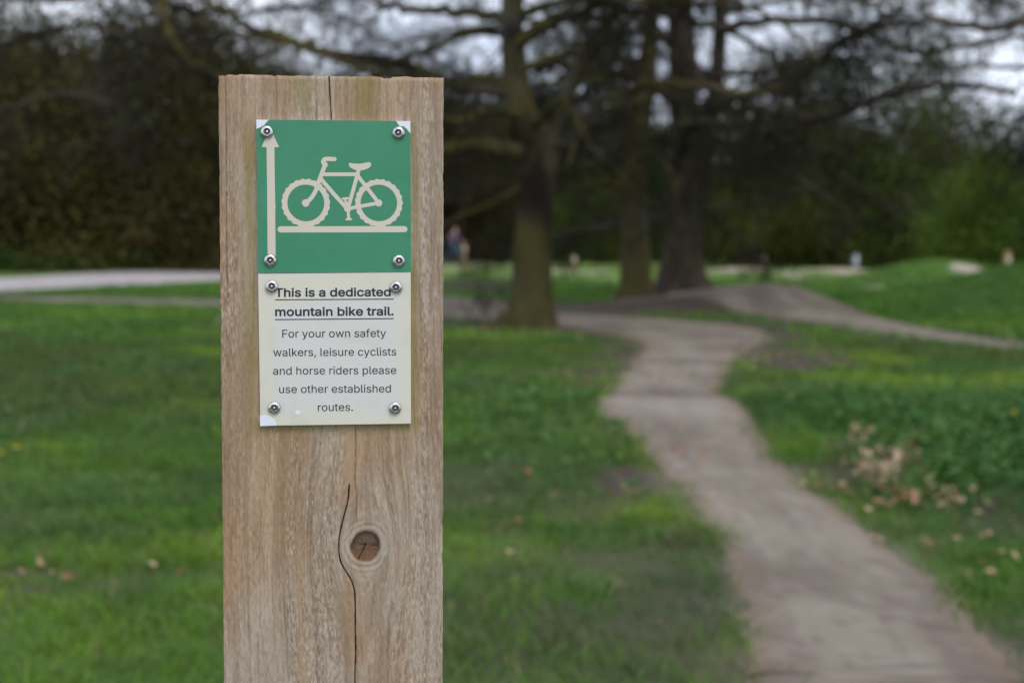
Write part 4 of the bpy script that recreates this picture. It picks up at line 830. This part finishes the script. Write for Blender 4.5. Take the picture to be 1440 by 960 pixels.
GL = json.loads(r'''{"g":{",":[[53,-119,38,-119,48,-56,58,8,68,71,91,71,114,71,137,71,119,8,102,-56,84,-119,69,-119]],".":[[108,-4,95,-4,83,-4,72,0,63,9,54,18,50,28,50,41,50,54,54,65,63,73,72,82,83,87,95,87,108,87,119,82,128,73,137,65,141,54,141,41,141,28,137,18,128,9,119,0]],"F":[[82,0,60,0,60,170,60,339,60,509,163,509,266,509,369,509,369,490,369,471,369,452,288,452,206,452,125,452,125,394,125,336,125,278,198,278,272,278,346,278,346,259,346,240,346,221,272,221,198,221,125,221,125,147,125,74,125,0,103,0]],"T":[[85,452,32,452,32,471,32,490,32,509,160,509,288,509,417,509,417,490,417,471,417,452,363,452,310,452,257,452,257,301,257,151,257,0,235,0,214,0,193,0,193,151,193,301,193,452,139,452]],"a":[[182,-9,160,-9,136,-9,114,-4,94,5,75,14,59,27,48,45,36,62,30,83,30,108,30,130,35,147,43,161,52,175,63,185,78,193,92,201,108,207,125,211,143,215,160,218,178,220,201,223,219,225,234,227,248,228,258,231,265,235,272,239,276,245,276,255,276,255,276,256,276,257,276,272,273,286,267,297,261,308,252,316,240,322,228,328,213,331,196,331,178,331,162,328,149,322,136,317,126,309,118,301,110,292,104,283,100,274,80,280,61,285,41,291,50,314,62,332,79,346,95,360,113,369,133,375,153,381,173,384,194,384,208,384,223,383,239,379,255,376,271,370,286,360,301,351,313,338,322,320,332,303,337,280,337,251,337,168,337,84,337,0,317,0,297,0,277,0,277,17,277,35,277,52,275,52,274,52,272,52,268,43,261,34,252,25,243,15,230,7,215,1,200,-5],[155,45,170,45,193,45,212,50,228,59,243,68,255,79,263,93,271,107,276,122,276,138,276,155,276,173,276,190,273,187,268,184,259,182,251,180,242,178,231,176,221,174,210,172,200,171,190,170,182,169,175,168,161,166,147,163,134,159,121,154,111,148,103,139,96,131,92,119,92,105,92,92,95,81,102,72,109,63,118,57,130,52,142,48]],"b":[[261,-8,229,-8,206,-8,187,-4,172,4,158,12,146,21,138,31,129,42,123,51,118,59,116,59,114,59,112,59,112,39,112,20,112,0,92,0,72,0,53,0,53,170,53,339,53,509,73,509,93,509,114,509,114,446,114,382,114,319,115,319,117,319,118,319,123,327,129,336,137,346,145,356,157,365,171,373,186,381,205,384,229,384,261,384,289,376,313,361,337,345,356,322,370,293,383,263,390,229,390,189,390,149,383,114,370,84,356,55,337,32,313,16,289,0],[197,47,220,47,244,47,263,53,279,66,295,78,308,95,316,117,324,138,328,162,328,189,328,216,324,240,316,261,308,282,296,299,280,311,264,324,244,330,220,330,197,330,177,324,161,312,145,300,133,284,125,263,117,242,113,217,113,189,113,161,117,136,125,115,133,94,146,77,162,65,178,53]],"c":[[226,-8,207,-8,173,-8,143,0,117,16,91,33,71,56,56,85,41,114,34,149,34,187,34,227,41,262,56,291,71,321,91,343,117,360,143,376,173,384,207,384,226,384,243,382,260,377,276,372,292,365,305,356,319,347,330,335,340,322,350,309,357,294,362,277,342,272,322,267,303,262,300,272,296,281,290,289,285,297,278,305,270,311,262,317,253,322,242,325,232,328,220,330,207,330,182,330,161,323,145,310,129,297,116,280,108,258,100,237,96,213,96,187,96,162,100,139,108,117,116,96,129,79,145,66,161,53,182,46,207,46,220,46,232,48,243,52,253,55,263,60,271,66,279,72,286,80,292,89,297,97,301,107,304,117,324,112,343,107,363,102,358,85,351,70,341,56,332,43,320,31,306,21,293,12,277,4,261,-1,244,-6]],"d":[[219,-8,195,-8,164,-8,136,0,111,16,87,32,68,55,55,84,41,114,34,149,34,189,34,229,41,263,55,293,69,322,88,345,112,361,136,376,164,384,196,384,219,384,238,381,253,373,268,365,279,356,287,346,296,336,302,327,306,319,308,319,309,319,311,319,311,382,311,446,311,509,331,509,351,509,372,509,372,339,372,170,372,0,352,0,332,0,313,0,313,20,313,39,313,59,311,59,309,59,307,59,302,51,295,42,287,31,278,21,267,12,252,4,238,-4],[181,47,205,47,227,47,247,53,263,65,279,77,291,94,299,115,308,136,312,161,312,189,312,217,308,242,300,263,292,284,279,300,263,312,247,324,228,330,205,330,181,330,161,324,145,311,129,299,116,282,108,261,100,240,96,216,96,189,96,162,100,138,109,117,117,95,129,78,145,66,161,53]],"e":[[238,-8,212,-8,175,-8,143,0,117,16,90,33,70,56,56,85,41,114,34,148,34,187,34,226,41,260,55,290,69,319,89,343,115,359,141,376,171,384,205,384,226,384,246,381,266,374,285,367,303,356,319,341,335,326,348,306,357,282,366,258,371,228,371,194,371,186,371,178,371,169,272,169,174,169,75,169,75,187,75,204,75,221,163,221,250,221,338,221,329,215,319,208,310,202,310,227,306,249,298,269,290,288,278,303,263,314,247,325,228,330,205,330,182,330,163,325,146,313,130,302,118,288,109,270,100,251,96,232,96,211,96,200,96,189,96,178,96,150,101,126,110,106,120,87,134,72,151,61,168,51,189,46,212,46,228,46,241,48,254,53,266,57,277,64,285,73,294,82,301,93,306,105,325,101,345,96,365,91,359,71,349,54,335,39,321,24,303,13,283,4,262,-4]],"f":[[154,379,228,379,228,362,228,344,228,327,154,327,80,327,6,327,6,344,6,362,6,379,80,379],[101,0,81,0,81,144,81,288,81,432,81,453,86,471,96,486,106,500,119,511,135,519,152,526,169,530,187,530,201,530,213,529,222,527,232,525,238,523,243,521,238,503,233,486,227,468,224,470,220,471,215,472,210,473,203,474,195,474,176,474,163,469,154,460,146,451,142,437,142,419,142,279,142,140,142,0,121,0]],"h":[[114,249,114,227,114,151,114,76,114,0,93,0,73,0,53,0,53,170,53,339,53,509,73,509,93,509,114,509,114,435,114,361,114,287,110,287,106,287,102,287,114,322,131,347,152,362,174,377,199,384,227,384,253,384,276,379,295,369,315,358,330,342,341,321,352,299,357,273,357,240,357,160,357,80,357,0,337,0,316,0,296,0,296,78,296,157,296,235,296,265,288,288,273,304,258,321,237,329,210,329,192,329,175,325,161,317,146,309,135,298,126,283,118,267]],"i":[[73,0,53,0,53,126,53,253,53,379,73,379,93,379,114,379,114,253,114,126,114,0,93,0],[95,443,84,443,72,443,62,447,54,455,45,462,41,472,41,483,41,494,45,504,54,512,62,520,72,524,84,524,95,524,106,520,114,512,122,504,126,494,126,483,126,472,122,462,114,455,106,447]],"k":[[132,158,110,137,110,162,110,187,110,212,113,212,117,212,121,212,175,268,230,323,284,379,310,379,335,379,360,379,301,319,243,259,184,199,182,199,179,199,177,199,155,178],[73,0,53,0,53,170,53,339,53,509,73,509,93,509,114,509,114,339,114,170,114,0,93,0],[320,0,294,0,245,62,197,124,148,186,162,200,177,214,191,229,252,152,312,76,372,0,346,0]],"l":[[147,-2,139,-2,110,-2,88,5,74,20,60,35,53,57,53,84,53,226,53,367,53,509,73,509,93,509,114,509,114,372,114,235,114,99,114,81,116,69,120,62,125,55,133,52,146,52,152,52,157,52,160,53,164,53,167,54,170,54,173,37,177,20,181,3,175,1,169,0,162,-1,154,-2]],"m":[[73,0,53,0,53,126,53,253,53,379,72,379,92,379,112,379,112,351,112,323,112,295,111,295,109,295,108,295,113,316,121,332,132,346,144,359,157,369,172,376,187,383,203,386,219,386,247,386,270,378,287,361,305,344,316,322,321,295,318,295,315,295,312,295,317,313,325,329,337,343,349,357,364,367,381,375,398,382,416,386,437,386,459,386,479,381,497,372,515,362,530,348,541,328,551,309,557,285,557,255,557,170,557,85,557,0,536,0,516,0,496,0,496,85,496,169,496,254,496,281,488,301,473,313,457,325,439,330,419,330,402,330,387,327,374,320,362,313,352,303,345,290,339,278,335,263,335,247,335,165,335,82,335,0,315,0,295,0,274,0,274,87,274,173,274,260,274,281,267,298,253,311,239,324,221,330,199,330,185,330,171,327,158,320,144,313,134,303,126,289,118,276,114,258,114,238,114,159,114,79,114,0,93,0]],"n":[[114,249,114,227,114,151,114,76,114,0,93,0,73,0,53,0,53,126,53,253,53,379,72,379,92,379,112,379,112,349,112,318,112,287,109,287,106,287,102,287,114,322,131,347,152,362,174,377,199,384,227,384,253,384,276,379,295,369,314,358,330,342,341,321,352,299,357,273,357,240,357,160,357,80,357,0,337,0,316,0,296,0,296,78,296,157,296,235,296,265,288,288,273,304,258,321,237,329,210,329,192,329,175,325,161,317,146,309,135,298,126,283,118,267]],"o":[[242,-8,207,-8,173,-8,143,0,117,16,91,33,71,56,56,85,41,114,34,149,34,187,34,227,41,262,56,291,71,321,91,343,117,360,143,376,173,384,207,384,242,384,273,376,299,360,325,343,345,321,359,291,374,262,381,227,381,187,381,149,374,114,359,85,345,56,325,33,299,16,273,0],[182,46,207,46,233,46,254,53,270,66,287,79,299,96,307,117,315,139,319,162,319,187,319,213,315,236,307,258,299,280,287,297,270,310,254,323,233,330,207,330,182,330,161,323,145,310,129,297,116,280,108,258,100,237,96,213,96,187,96,162,100,139,108,117,116,96,129,79,145,66,161,53]],"p":[[73,-143,53,-143,53,31,53,205,53,379,72,379,92,379,112,379,112,359,112,339,112,319,114,319,116,319,118,319,123,327,129,336,137,346,145,356,157,365,171,373,186,381,205,384,229,384,261,384,289,376,313,361,337,345,356,322,370,293,383,263,390,229,390,189,390,149,383,114,370,84,356,55,337,32,313,16,289,0,261,-8,229,-8,206,-8,187,-4,173,4,158,12,146,21,138,31,130,42,123,51,118,59,117,59,115,59,114,59,114,-8,114,-76,114,-143,93,-143],[197,47,220,47,244,47,263,53,279,66,295,78,308,95,316,117,324,138,328,162,328,189,328,216,324,240,316,261,308,282,296,299,280,311,264,324,244,330,220,330,197,330,177,324,161,312,145,300,133,284,125,263,117,242,113,217,113,189,113,161,117,136,125,115,133,94,146,77,162,65,178,53]],"r":[[73,0,53,0,53,126,53,253,53,379,72,379,92,379,112,379,112,360,112,340,112,321,113,321,114,321,115,321,122,340,135,355,152,367,170,379,190,385,213,385,218,385,223,385,229,384,235,384,240,384,243,384,243,363,243,343,243,322,242,323,237,323,230,324,223,325,215,326,207,326,189,326,173,322,159,315,145,307,134,297,126,284,118,270,114,255,114,237,114,158,114,79,114,0,93,0]],"s":[[211,-8,182,-8,156,-8,133,-4,112,3,92,11,75,23,62,38,49,53,40,72,36,94,55,98,74,102,94,107,99,86,109,70,124,60,139,50,158,45,181,45,208,45,229,51,244,62,260,74,268,87,268,103,268,116,263,127,254,136,245,144,231,151,212,155,191,160,170,165,149,170,115,178,89,191,72,208,55,225,47,247,47,274,47,296,53,315,65,332,77,348,94,361,115,370,136,380,160,384,187,384,213,384,235,380,254,372,272,365,287,353,299,339,310,325,319,309,324,290,305,286,287,281,268,277,263,292,255,304,243,316,230,327,212,333,187,333,165,333,146,327,131,317,116,306,109,293,109,277,109,263,114,252,124,243,134,235,150,228,172,223,191,218,210,214,229,209,264,201,290,188,306,171,323,154,331,133,331,107,331,84,325,64,312,47,300,30,282,16,260,6,237,-3]],"t":[[138,379,204,379,204,362,204,344,204,327,138,327,72,327,6,327,6,344,6,362,6,379,72,379],[65,345,65,471,85,471,106,471,126,471,126,347,126,222,126,98,126,81,129,69,136,61,143,54,154,50,170,50,174,50,179,50,185,51,191,52,197,53,202,54,206,36,209,19,213,2,207,0,200,-2,192,-3,184,-4,176,-4,168,-4,136,-4,110,4,92,21,74,38,65,62,65,93,65,219]],"u":[[211,-5,182,-5,157,-5,134,0,115,11,95,21,80,37,69,59,58,80,53,107,53,139,53,219,53,299,53,379,73,379,93,379,114,379,114,301,114,222,114,144,114,114,121,91,137,75,152,58,173,50,200,50,218,50,235,54,249,62,264,70,275,81,283,97,292,112,296,131,296,153,296,228,296,304,296,379,316,379,337,379,357,379,357,253,357,126,357,0,337,0,318,0,298,0,298,31,298,61,298,92,301,92,304,92,307,92,295,57,279,32,257,17,235,2]],"w":[[158,0,138,0,99,126,61,253,23,379,44,379,66,379,87,379,103,324,118,269,133,214,140,191,147,165,154,137,161,108,168,76,175,41,172,41,168,41,165,41,172,75,179,106,186,135,193,163,199,190,206,214,221,269,237,324,252,379,273,379,295,379,316,379,332,324,347,269,362,214,368,190,375,164,382,136,388,107,395,76,402,41,399,41,395,41,391,41,399,75,406,107,413,135,420,164,427,190,434,214,449,269,465,324,480,379,502,379,523,379,545,379,506,253,468,126,429,0,409,0,389,0,368,0,352,57,335,114,319,172,314,189,309,207,305,225,300,243,295,261,291,280,286,299,281,318,277,338,281,338,286,338,291,338,286,319,281,299,277,280,272,261,267,243,263,225,258,206,253,189,248,172,231,114,215,57,199,0,178,0]],"y":[[51,-140,47,-139,52,-121,57,-103,61,-86,65,-86,68,-87,71,-87,83,-90,94,-91,104,-89,114,-87,122,-82,130,-74,138,-66,145,-53,151,-36,155,-24,159,-13,163,-1,114,126,66,252,17,379,40,379,62,379,84,379,111,305,138,230,165,155,174,132,181,109,187,87,193,64,199,42,206,21,198,21,191,21,184,21,190,42,196,64,202,87,209,110,216,132,224,155,251,230,278,305,305,379,327,379,349,379,371,379,316,234,260,88,204,-58,196,-78,187,-94,177,-107,166,-120,153,-129,139,-136,125,-142,109,-145,91,-145,81,-145,72,-144,65,-143,57,-142]]},"a":{",":188,".":188,"F":410,"T":449,"a":389,"b":424,"c":396,"d":424,"e":404,"f":254,"h":410,"i":167,"k":381,"l":189,"m":610,"n":410,"o":415,"p":424,"r":259,"s":365,"t":227,"u":410,"w":567,"y":389," ":188}}''')
CAPH = max(p for s in GL['g']['F'] for p in s[3::6]) / 1000.
def glyph_slabs(ch, grow_, asp, _c={}):
    """a letter's outlines filled by winding number, as thin horizontal trapezoids (outlines may overlap); grow_ fattens the strokes"""
    key = (ch, grow_, round(asp, 3))
    if key in _c: return _c[key]
    segs = []
    for s in GL['g'][ch]:
        m = len(s) // 6; p = np.array(s, float).reshape(m, 3, 2) / 1000.; out = []
        for q in range(m):
            a, b, c, d = p[q, 1], p[q, 2], p[(q + 1) % m, 0], p[(q + 1) % m, 1]
            st = abs(np.cross(b - a, d - a)) < 1e-6 and abs(np.cross(c - a, d - a)) < 1e-6
            for t in ([0] if st else np.arange(0, 1, .2)): out.append((1 - t) ** 3 * a + 3 * (1 - t) ** 2 * t * b + 3 * (1 - t) * t * t * c + t ** 3 * d)
        P = np.array(out); P = P[np.linalg.norm(P - np.roll(P, 1, 0), axis=1) > 1e-5]
        if grow_ > 0:
            e0 = P - np.roll(P, 1, 0); e1 = np.roll(P, -1, 0) - P; sg = GLS
            n0 = np.stack([e0[:, 1], -e0[:, 0]], -1) * sg; n1 = np.stack([e1[:, 1], -e1[:, 0]], -1) * sg
            n0 /= np.linalg.norm(n0, axis=1)[:, None]; n1 /= np.linalg.norm(n1, axis=1)[:, None]; b = n0 + n1
            b = b / np.maximum((b * b).sum(1) / 2, .45)[:, None]; P = P + b * grow_ * np.array([1 / asp, 1])
        segs += [(P[q], P[(q + 1) % len(P)]) for q in range(len(P))]
    A_ = np.array([q[0] for q in segs]); B_ = np.array([q[1] for q in segs]); ysl = set(np.round(A_[:, 1], 6))
    for q in range(len(segs)):                            # crossings of outlines
        r_ = B_[q] - A_[q]; s_ = B_[q + 1:] - A_[q + 1:]; d = A_[q + 1:] - A_[q]; den = r_[0] * s_[:, 1] - r_[1] * s_[:, 0]
        with np.errstate(all='ignore'):
            t = (d[:, 0] * s_[:, 1] - d[:, 1] * s_[:, 0]) / den; u = (d[:, 0] * r_[1] - d[:, 1] * r_[0]) / den
            for tt in t[(t > 1e-6) & (t < 1 - 1e-6) & (u > 1e-6) & (u < 1 - 1e-6)]: ysl.add(round(float(A_[q, 1] + tt * r_[1]), 6))
    ysl = sorted(ysl); res = []
    for y0, y1 in zip(ysl[:-1], ysl[1:]):
        if y1 - y0 < 2e-5: continue
        ym = (y0 + y1) / 2; k = (A_[:, 1] > ym) != (B_[:, 1] > ym)
        if not k.any(): continue
        a, b = A_[k], B_[k]; X = lambda yy: a[:, 0] + (b[:, 0] - a[:, 0]) * (yy - a[:, 1]) / (b[:, 1] - a[:, 1])
        xm = X(ym); o = np.argsort(xm); x0, x1 = X(y0)[o], X(y1)[o]; w = np.where(b[o, 1] > a[o, 1], 1, -1).cumsum(); start = None
        for q in range(len(o)):
            if w[q] != 0 and start is None: start = q
            elif w[q] == 0 and start is not None: res.append((x0[start], x0[q], y0, x1[start], x1[q], y1)); start = None
    _c[key] = res; return res
_l = GL['g']['l'][0]; GLS = np.sign(sum(_l[2 + 6 * q] * _l[(3 + 6 * (q + 1)) % len(_l)] - _l[(2 + 6 * (q + 1)) % len(_l)] * _l[3 + 6 * q] for q in range(len(_l) // 6)))
def line_text(txt, xl, xr, yb, caph, bold=.00003, slope=-.0065):
    k = caph * PXM / CAPH; x = 0; items = []
    for ch in txt:
        if ch != ' ': items.append((ch, x))
        x += GL['a'][ch] / 1000.
    lo = min(min(s[2::6]) for s in GL['g'][items[0][0]]) / 1000. + items[0][1]; hi = max(max(s[2::6]) for s in GL['g'][items[-1][0]]) / 1000. + items[-1][1]
    p0, p1 = face(xl, yb - slope * (xr - xl) / 2), face(xr, yb + slope * (xr - xl) / 2); sx = ((p1[0] - p0[0]) - 2 * bold) / (hi - lo)
    tilt = (p1[1] - p0[1]) / (p1[0] - p0[0]); V_, F_ = [], []
    for ch, cx in items:
        for (xa, xb, ya, xc, xd, yb_) in glyph_slabs(ch, bold / k, sx / k):
            n_ = len(V_)
            for gx, gy in ((xa, ya), (xb, ya), (xd, yb_), (xc, yb_)):
                X_ = (gx + cx - lo) * sx + bold; Y_ = gy * k
                V_.append((p0[0] - A2[0] + X_, -.0033, p0[1] - A2[1] + Y_ + X_ * tilt))
            F_.append((n_, n_ + 1, n_ + 2, n_ + 3))
    me = bpy.data.meshes.new('lettering'); me.from_pydata(V_, [], F_); me.update()
    me.materials.clear(); me.materials.append(M['ink']); return link('lettering', me, note)
for a_ in (("This is a dedicated", 387.2, 549.5, 416.3, 11.4, .00024), ("mountain bike trail.", 387.4, 553.4, 443.2, 11.4, .00024), ("For your own safety", 397.4, 542.8, 473.6, 11.0), ("walkers, leisure cyclists", 384.8, 557.2, 499.7, 11.0),
           ("and horse riders please", 384.5, 557.2, 525.5, 11.0), ("use other established", 393.0, 549.6, 551.2, 11.0), ("routes.", 447.3, 496.4, 576.8, 11.0)): line_text(*a_)
prism([pf((387.2, 420.5), (553.3, 419.5), (553.3, 420.9), (387.2, 421.9)), pf((387.2, 448.2), (553.4, 446.8), (553.4, 448.2), (387.2, 449.6))], .00329, .00005, A2).build('underline', M['ink'], note, smooth=False)
screws(note, A2, [(382.6, 402.6), (557, 403.8), (386.2, 572.3), (555.4, 572.9)], .0031)

# ------------------------------------------------------------------ small things
def skin_mesh(name, pts, edges, radii, mat, parent, root=0, lv=2):
    me = bpy.data.meshes.new(name); me.from_pydata(pts, edges, []); me.update(); o = link(name, me, parent); me.materials.append(mat)
    o.modifiers.new('skin', 'SKIN'); 
    for i, sv_ in enumerate(me.skin_vertices[0].data): sv_.radius = (radii[i], radii[i]); sv_.use_root = (i == root)
    s = o.modifiers.new('sub', 'SUBSURF'); s.levels = lv; s.render_levels = lv
    return o
def torus(mb, c, Rr, r, n=28, s=6):
    a = np.linspace(0, 2 * np.pi, n + 1); mb.tube([(c[0] + Rr * math.cos(t), c[1], c[2] + Rr * math.sin(t)) for t in a], [r] * (n + 1), s, cap=False)
x, y = (637 - 720) / 2000 * 66, 66.; gz = float(H(x, y))
bk = thing('bicycle', 'grey bicycle under the distant rider just right of the post', 'bicycle', (x, y, gz), R(-38))
for wx in (-.53, .53):
    mb = MB(); torus(mb, (wx, 0, .34), .32, .028); wh = mb.build('wheel', M['rubber'], bk)
    mb = MB(); torus(mb, (wx, 0, .34), .285, .012)
    for k in range(12): t = k * math.pi / 6; mb.tube([(wx, 0, .34), (wx + .28 * math.cos(t), 0, .34 + .28 * math.sin(t))], [.003, .003], 4)
    mb.build('rim', M['frame_paint'], wh)
mb = MB()
for p in ([(-.53, 0, .34), (-.08, 0, .29)], [(-.53, 0, .34), (-.20, 0, .80)], [(-.08, 0, .29), (-.22, 0, .88)], [(-.20, 0, .80), (.32, 0, .84)], [(-.08, 0, .29), (.33, 0, .74)], [(.30, 0, .98), (.36, 0, .72), (.53, 0, .34)]): mb.tube(p, [.02] * len(p), 8)
mb.build('bike_frame', M['frame_paint'], bk)
mb = MB(); mb.tube([(.30, -.32, 1.03), (.30, -.1, 1.0), (.30, .1, 1.0), (.30, .32, 1.03)], [.016] * 4, 8); mb.build('handlebar', M['rubber'], bk)
mb = MB(); mb.tube([(-.36, 0, .91), (-.30, 0, .92), (-.18, 0, .92), (-.08, 0, .91)], [.03, .075, .05, .02], 10); mb.build('saddle', M['rubber'], bk)
mb = MB(); mb.tube([(-.08, -.09, .29), (-.04, -.10, .13), (-.04, -.20, .13)], [.014] * 3, 6); mb.tube([(-.08, .09, .29), (-.12, .10, .45), (-.12, .20, .45)], [.014] * 3, 6); mb.build('pedals', M['rubber'], bk)
pr = thing('person', 'distant person in a dark purple jacket and blue jeans riding a bicycle', 'person', (x, y, gz), R(-38))
J = dict(pel=(-.22, 0, 1.0), sp=(-.12, 0, 1.18), ch=(-.02, 0, 1.38), nk=(.06, 0, 1.52), hd=(.10, 0, 1.63), tp=(.11, 0, 1.76))
def arm(s): return [(.0, s * .19, 1.43), (.14, s * .27, 1.22), (.26, s * .30, 1.08), (.31, s * .29, 1.04)]
def leg(s, up): return [(-.20, s * .10, .95), (.16, s * .13, .82 if up else .62), (-.10, s * .15, .50 if up else .22), (0, s * .15, .46 if up else .15)]
P_ = [J[k] for k in ('pel', 'sp', 'ch', 'nk', 'hd', 'tp')] + arm(1) + arm(-1) + leg(1, True) + leg(-1, False)
E_ = [(0, 1), (1, 2), (2, 3), (3, 4), (4, 5), (2, 6), (6, 7), (7, 8), (8, 9), (2, 10), (10, 11), (11, 12), (12, 13), (0, 14), (14, 15), (15, 16), (16, 17), (0, 18), (18, 19), (19, 20), (20, 21)]
rad = [.13, .13, .15, .06, .10, .085, .07, .045, .032, .04, .07, .045, .032, .04, .095, .065, .045, .04, .095, .065, .045, .04]
skin_mesh('body', P_, E_, rad, M['skin'], pr)
skin_mesh('jacket', P_[:3] + [(.03, 0, 1.47)] + arm(1)[:3] + arm(-1)[:3], [(0, 1), (1, 2), (2, 3), (2, 4), (4, 5), (5, 6), (2, 7), (7, 8), (8, 9)], [.16, .16, .18, .09, .10, .07, .055, .10, .07, .055], M['jacket'], pr)
skin_mesh('jeans', [(-.22, 0, 1.0)] + leg(1, True)[:3] + leg(-1, False)[:3], [(0, 1), (1, 2), (2, 3), (0, 4), (4, 5), (5, 6)], [.155, .115, .085, .065, .115, .085, .065], M['jeans'], pr)
skin_mesh('hair', [(.06, 0, 1.66), (.08, 0, 1.74), (.12, 0, 1.78)], [(0, 1), (1, 2)], [.09, .10, .07], M['hair'], pr)
for s, up in ((1, True), (-1, False)): q = leg(s, up); skin_mesh('shoe', [q[2], q[3], (q[3][0] + .12, q[3][1], q[3][2] - .02)], [(0, 1), (1, 2)], [.055, .055, .045], M['shoe'], pr)

def marker(px, y, top_py, w, mat, label):
    p = at(px, top_py, y); z0 = float(H(p[0], y)); h = max(.35, p[2] - z0); b = w / 2
    t = thing('marker_post', label, 'post', (p[0], y, z0), R(12), 'short marker posts about the sandy mounds')
    def box(mb, z1, z2, b1, b2): 
        v = [(sx * q, sy * q, z) for z, q in ((z1, b1), (z2, b2)) for sx, sy in ((-1, -1), (1, -1), (1, 1), (-1, 1))]
        mb.add(v, [(0, 1, 5, 4), (1, 2, 6, 5), (2, 3, 7, 6), (3, 0, 4, 7), (4, 5, 6, 7)])
    mb = MB(); box(mb, -.2, h * .86, b, b); box(mb, h * .86, h * .90, b * .86, b * .86); box(mb, h * .90, h * .97, b, b); box(mb, h * .97, h, b, b * .45); mb.build('shaft', mat, t, smooth=False)
    mb = MB(); mb.add([(sx * b * .7, -b - .006, z) for z in (h * .55, h * .8) for sx in (-1, 1)], [(0, 1, 3, 2)]); mb.build('marker_plate', M['plastic_white'] if mat is M['pole_blue'] else M['film_cream'], t, smooth=False)
marker(653, 72, 341, .20, M['pole'], 'short wooden post just right of the distant cyclist')
marker(807, 64, 358, .22, M['pole'], 'short wooden post between the near cedar trunk and the mossy one')
marker(1075, 62, 360, .17, M['pole'], 'short orange brown post on the sandy strip beyond the berm')
marker(1417, 45, 353, .16, M['pole'], 'reddish post on the green mound at far right')
marker(1203, 64, 357, .22, M['pole_blue'], 'pale blue grey post before the dark wood right of the berm')
marker(1042, 73, 359, .22, M['pole_blue'], 'small pale blue grey post behind the sandy strip beside the dark trunk')

def dandelion(px, py, label, hh=.07):
    c = hit(px, py); z = float(H(c[0], c[1])); t = thing('dandelion', label, 'flower', (c[0], c[1], z), wr.uniform(0, 6), 'dandelions in the grass')
    mb = MB(); mb.tube([(0, 0, -.01), (.004, 0, hh * .5), (.008, .002, hh)], [.0028, .0025, .0025], 6); mb.build('stem', M['stem'], t)
    mb = MB()
    for ring, (rr, zz, k) in enumerate(((.021, .004, 18), (.015, .009, 14), (.008, .012, 9))):
        for i in range(k):
            a = i * 2 * math.pi / k + ring * .3; e = np.array([math.cos(a), math.sin(a), 0]); n_ = np.array([-e[1], e[0], 0]); q = np.array([.008, .002, hh])
            mb.add([q - n_ * .0012, q + n_ * .0012, q + e * rr + n_ * .0030 + [0, 0, zz], q + e * rr - n_ * .0030 + [0, 0, zz]], [(0, 1, 2, 3)])
    mb.build('petals', M['petal'], t, smooth=False)
dandelion(1425, 612, 'yellow dandelion in the lush grass at the right edge', .13)
dandelion(22, 646, 'yellow dandelion in the lawn at left, the brighter of two'); dandelion(3, 655, 'yellow dandelion at the very left edge of the lawn')
def dead_plant(px, py, hgt, n, seed, label):
    rs = np.random.default_rng(seed); c = hit(px, py); z = float(H(c[0], c[1])); t = thing('dead_plant', label, 'plant', (c[0], c[1], z), 0, 'dry brown plants beside the trail')
    st = grow(np.zeros((n, 3)) + rs.normal(size=(n, 3)) * [.025, .025, 0], np.stack([rs.normal(size=n) * .35, rs.normal(size=n) * .35, np.ones(n)], -1), hgt * rs.uniform(.7, 1.15, n), 7, -.01, .12, rs)
    v, f = batch_tubes(st, np.linspace(1, .4, 7)[None] * np.full((n, 1), .0035), 5); link('stems', new_mesh('stems', v, [f], M['drystem']), t)
    p, _, _, _ = sub(st, 10, .25, rs); p = p + rs.normal(size=p.shape) * .016
    link('leaves', leaf_mesh('leaves', p, .045, lerp((.30, .20, .12), (.60, .48, .33), rs.uniform(0, 1, len(p))), M['leaf'], rs), t)
dead_plant(1203, 632, .17, 6, 1, 'dry pale upright plant in the grass, tallest and farthest of the dry ones')
dead_plant(1240, 690, .20, 8, 2, 'dry brown plant beside the trail above the leaf drift')
dead_plant(1266, 660, .14, 5, 3, 'small dry plant against the lush grass, behind the leaf drift')
sp = thing('sapling', 'thin leafless shoots beside the near cedar trunk base', 'sapling', tuple(hit(690, 455)))
rs = np.random.default_rng(8); st = grow(rs.normal(size=(11, 3)) * [.25, .15, 0], np.stack([rs.normal(size=11) * .4, rs.normal(size=11) * .3, np.ones(11)], -1), rs.uniform(.5, 1.0, 11), 8, .0, .14, rs); st[:, 0, 2] = -.05
q, tn, _, _ = sub(st, 5, .3, rs); tw = grow(q, fan(tn, rs, 1.0), rs.uniform(.15, .35, len(q)), 4, 0, .2, rs)
v1, f1 = batch_tubes(st, np.linspace(1, .3, 8)[None] * np.full((11, 1), .012), 5); v2, f2 = batch_tubes(tw, np.linspace(1, .4, 4)[None] * np.full((len(tw), 1), .005), 3)
link('shoots', new_mesh('shoots', np.vstack([v1, v2]), [np.vstack([f1, f2 + len(v1)])], M['twig']), sp)
print('script done')
